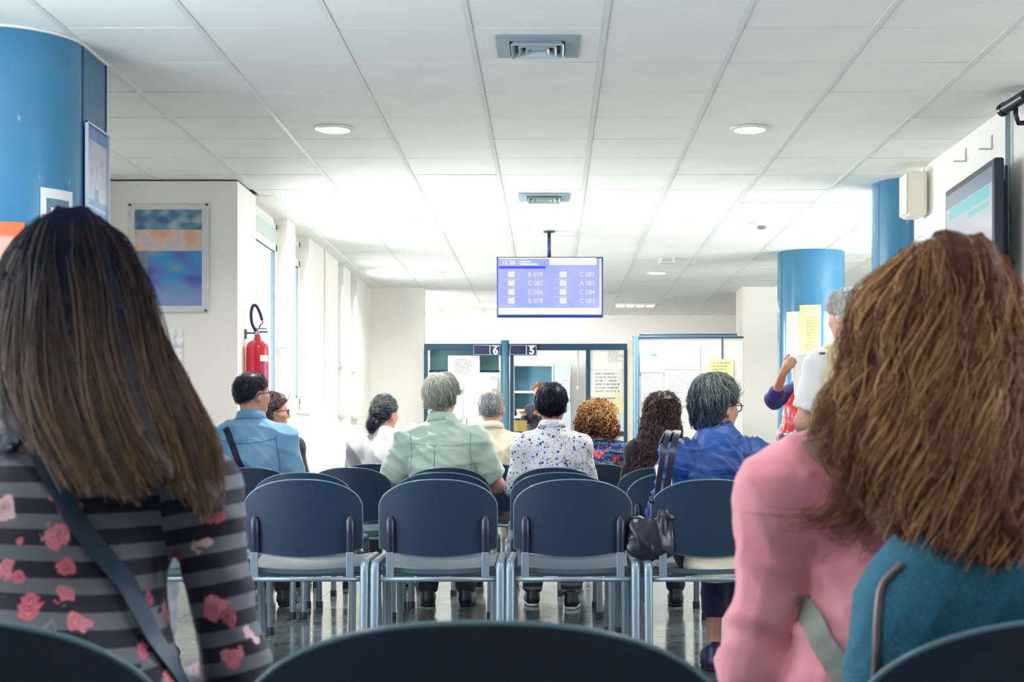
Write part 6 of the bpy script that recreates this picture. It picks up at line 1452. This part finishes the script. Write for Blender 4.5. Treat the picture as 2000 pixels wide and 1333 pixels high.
# ---- woman in pink (right)
L1 = (0.44, 1.36, 0.0); q1 = lambda x, y, d: loc_px(L1, x, y, d)
J = skeleton_sit(1.18, 0.85, 0.25)
J['head'] = q1(1852, 697, 1.65); J['neck'] = q1(1850, 860, 1.62); J['chest'] = q1(1850, 1000, 1.62); J['waist'] = q1(1850, 1200, 1.60)
J['shoL'] = q1(1556, 985, 1.62); J['elbL'] = q1(1482, 1310, 1.60); J['shoR'] = q1(2144, 985, 1.62); J['elbR'] = q1(2218, 1310, 1.60)
for n_, sg in (('L', -1), ('R', 1)): J['wri' + n_] = np.array([sg * 0.08, J['elbR'][1] + 0.2, 0.62]); J['han' + n_] = J['wri' + n_] + np.array([-sg * 0.03, 0.06, -0.01])
g = G('pink_knit', 0.9); n = g.noise(7, 2); g.base(g.ramp(n.outputs['Fac'], [(0.35, C(238, 146, 160)), (0.7, C(244, 166, 174))])); fz = g.noise(620, 2); g.bump(fz.outputs['Fac'], 0.35, 0.0015); g.p.inputs['Sheen Weight'].default_value = 0.4; c_pink = g.m
w1 = person('woman with long wavy auburn hair in a pink sweater', L1, J, skin=SK1, shirt=None, trousers=T_grey, shoe=M_dshoe, yaw=-0.05, vox=0.0075)
Sh = [ell(q1(1850, 1020, 1.62), (0.16, 0.105, 0.12), k=0.05), ell(q1(1850, 1200, 1.60), (0.153, 0.108, 0.14), k=0.05), ell(q1(1850, 1360, 1.57), (0.18, 0.125, 0.12), k=0.05),
      cap(q1(1585, 968, 1.62), q1(2115, 968, 1.62), 0.052, k=0.05), cap(q1(1850, 1000, 1.63), q1(1850, 868, 1.63), 0.09, 0.052, k=0.05)]
for sx, ex in ((1540, 1482), (2160, 2218)):
    Sh += [cap(q1(sx, 985, 1.62), q1(ex, 1310, 1.60), 0.047, 0.034, k=0.012), cap(q1(1850, 885, 1.63), q1(sx, 965, 1.62), 0.05, 0.047, k=0.05)]
for n_ in 'LR': Sh.append(cap(J['elb' + n_], J['wri' + n_], 0.037, 0.027, k=0.02))
V, Q = blob(Sh, 0.0075); V = wrinkle(V, Q, 0.006, 26, 16, dirs=(0.5, 0.1, 0.8)); V = wrinkle(V, Q, 0.003, 60, 8, dirs=(0.4, 0.1, 0.9)); sw = link('sweater', mesh_np('sweater', V, Q), c_pink, w1['t'])
H1 = hair_mat('hair_wavy_auburn', [(0.0, C(56, 24, 28)), (0.3, C(96, 60, 46)), (0.55, C(142, 102, 70)), (0.8, C(186, 144, 98)), (1.0, C(222, 184, 132))], rough=0.6, streak=False)
GR = [[(1835, 482, 1.66), (1785, 500, 1.69), (1712, 590, 1.70), (1690, 700, 1.67), (1650, 790, 1.63), (1590, 845, 1.60)],
      [(1835, 478, 1.65), (1790, 498, 1.64), (1722, 590, 1.63), (1698, 720, 1.59), (1655, 820, 1.55), (1625, 890, 1.52)],
      [(1838, 476, 1.64), (1805, 492, 1.60), (1752, 600, 1.57), (1728, 740, 1.53), (1690, 870, 1.48), (1690, 980, 1.45)],
      [(1842, 474, 1.63), (1832, 488, 1.57), (1800, 620, 1.545), (1782, 780, 1.50), (1762, 920, 1.45), (1765, 1040, 1.42)],
      [(1850, 473, 1.63), (1858, 486, 1.56), (1858, 620, 1.54), (1855, 780, 1.49), (1850, 940, 1.435), (1855, 1085, 1.385)],
      [(1860, 474, 1.63), (1888, 488, 1.565), (1912, 610, 1.55), (1928, 780, 1.50), (1938, 950, 1.435), (1950, 1105, 1.38)],
      [(1868, 476, 1.64), (1918, 502, 1.60), (1965, 620, 1.60), (1998, 780, 1.55), (2020, 950, 1.47), (2032, 1100, 1.40)],
      [(1868, 480, 1.65), (1930, 515, 1.66), (1985, 640, 1.68), (2032, 800, 1.63), (2065, 950, 1.55), (2078, 1060, 1.50)],
      [(1865, 484, 1.67), (1912, 515, 1.715), (1965, 640, 1.73), (1998, 760, 1.71), (2020, 900, 1.66)]]
guide_hair(w1['t'], L1, GR, 0.017, H1, 6800, 0.00095, 43, jit=0.010, tone0=0.5, tone1=0.5, wave=0.011, lockamp=0.17, drop=0.032, waven=3.2, clump=0.006, S=20, amp=0.008,
           extra=[ell(J['head'] + np.array([0, -0.008, 0.022]), (0.082, 0.102, 0.1), k=0.02), ell(J['head'] + np.array([0, 0.11, -0.03]), (0.06, 0.08, 0.085), k=0.02, op='-')])
# loose wisps on the sweater
rs = np.random.RandomState(4); pts = []
for k in range(100):
    lk = rs.randint(0, 5); ox_, oy_ = rs.normal(0, 13), rs.normal(0, 16); kx = lk * 26; cv = rs.normal(0, 6)
    pp_ = [(1650 + kx * 0.6 + ox_, 905 + kx * 0.5 + oy_), (1668 + kx * 0.7 + ox_, 950 + kx * 0.55 + oy_ + cv), (1655 + kx * 0.7 + ox_ * 1.6, 1000 + kx * 0.4 + cv), (1612 + kx * 0.85 + ox_ * 2, 1022 + kx * 0.55 + cv * 2), (1560 + kx * 1.15 + ox_ * 3 + rs.rand() * 60, 1018 + kx * 0.65 + cv * 2)]
    pts.append(catmull([tuple(q1(a, b_, 1.47)) for a, b_ in pp_], 14))
pts = np.array(pts); bv = BVHTree.FromPolygons([tuple(v.co) for v in sw.data.vertices], [tuple(p.vertices) for p in sw.data.polygons])
for k in range(len(pts)):
    for i_ in range(14):
        h = bv.ray_cast(Vector((pts[k, i_, 0], -1, pts[k, i_, 2])), Vector((0, 1, 0)))
        if h[0] is not None: pts[k, i_, 1] = h[0].y - 0.004 - 0.008 * rs.rand()
V, Q, tn = strands_mesh('w', pts, np.full(len(pts), 0.0006), np.clip(rs.normal(0.55, 0.15, len(pts)), 0, 1)); o_ = link('hair_wisps', mesh_tone('hair_wisps', [(V, Q, tn)]), H1, w1['t'])
# hair clip and sunglasses pushed up on the crown
cp = q1(1856, 474, 1.60)
V, Q = blob([ell(cp, (0.018, 0.02, 0.012), k=0.01), cap(cp + np.array([-0.012, 0.0, 0.004]), cp + np.array([0.016, -0.012, -0.006]), 0.009, k=0.01)], 0.0035); link('hair_clip', mesh_np('hair_clip', V, Q), mat('clip_dark', C(34, 24, 30), 0.35), w1['t'])
MB().tube(catmull([tuple(q1(*p_)) for p_ in ((1868, 472, 1.61), (1892, 476, 1.60), (1918, 490, 1.60), (1940, 512, 1.62))], 16), 0.0022, 8).obj('hair_band', mat('band_bronze', C(120, 92, 80), 0.2, metal=0.7), w1['t'], smooth=True)
# teal sling bag on her back
tb_ = thing('sling_bag', 'teal denim sling bag with zip edge and grey-green strap on the pink sweater', 'bag', L1)
g = G('teal_denim', 0.9); n = g.noise(420, 2); n2 = g.noise(26, 3); g.base(g.mix(g.math('MULTIPLY', n2.outputs['Fac'], 0.5), g.ramp(n.outputs['Fac'], [(0.35, C(30, 88, 116)), (0.65, C(62, 128, 150))]), C(48, 112, 138))); g.bump(n.outputs['Fac'], 0.3, 0.001); M_teal = g.m
db = 1.445; rr = 0.045; rows_ = [(1835, 2010, 1128), (1800, 2040, 1165), (1786, 2060, 1230), (1782, 2070, 1310), (1782, 2070, 1390), (1790, 2060, 1470)]
V, Q = blob([cap(q1(a, y_, db), q1(b_, y_, db), rr, k=0.06) for a, b_, y_ in rows_], 0.0065, dict(amp=0.004, scale=30, seed=12)); bgo = link('bag_body', mesh_np('bag_body', V, Q), M_teal, tb_)
draped_seam(bgo, [tuple(q1(x_, y_, 1.42)) for x_, y_ in ((1756, 1100), (1721, 1140), (1709, 1190), (1704, 1260), (1702, 1350))], 0.0042, mat('zip_bronze', C(124, 108, 104), 0.3, metal=0.4), 'zip_edge', tb_, off=0.0015)
M_og = mat('strap_olive_grey', C(138, 142, 134), 0.6, bump=(900, 0.3, 0.001))
draped_strap(sw, [tuple(q1(x_, y_, 1.5)) for x_, y_ in ((1592, 1180), (1600, 1215), (1614, 1255), (1636, 1305), (1664, 1360), (1700, 1420))], 0.026, 0.003, M_og, 'strap_lower', tb_, off=0.005)
draped_strap(sw, [tuple(q1(x_, y_, 1.5)) for x_, y_ in ((1612, 868), (1640, 900), (1690, 950), (1740, 1010), (1775, 1075), (1800, 1110))], 0.026, 0.003, mat('strap_tan', C(150, 124, 110), 0.6), 'strap_upper', tb_, off=0.006)
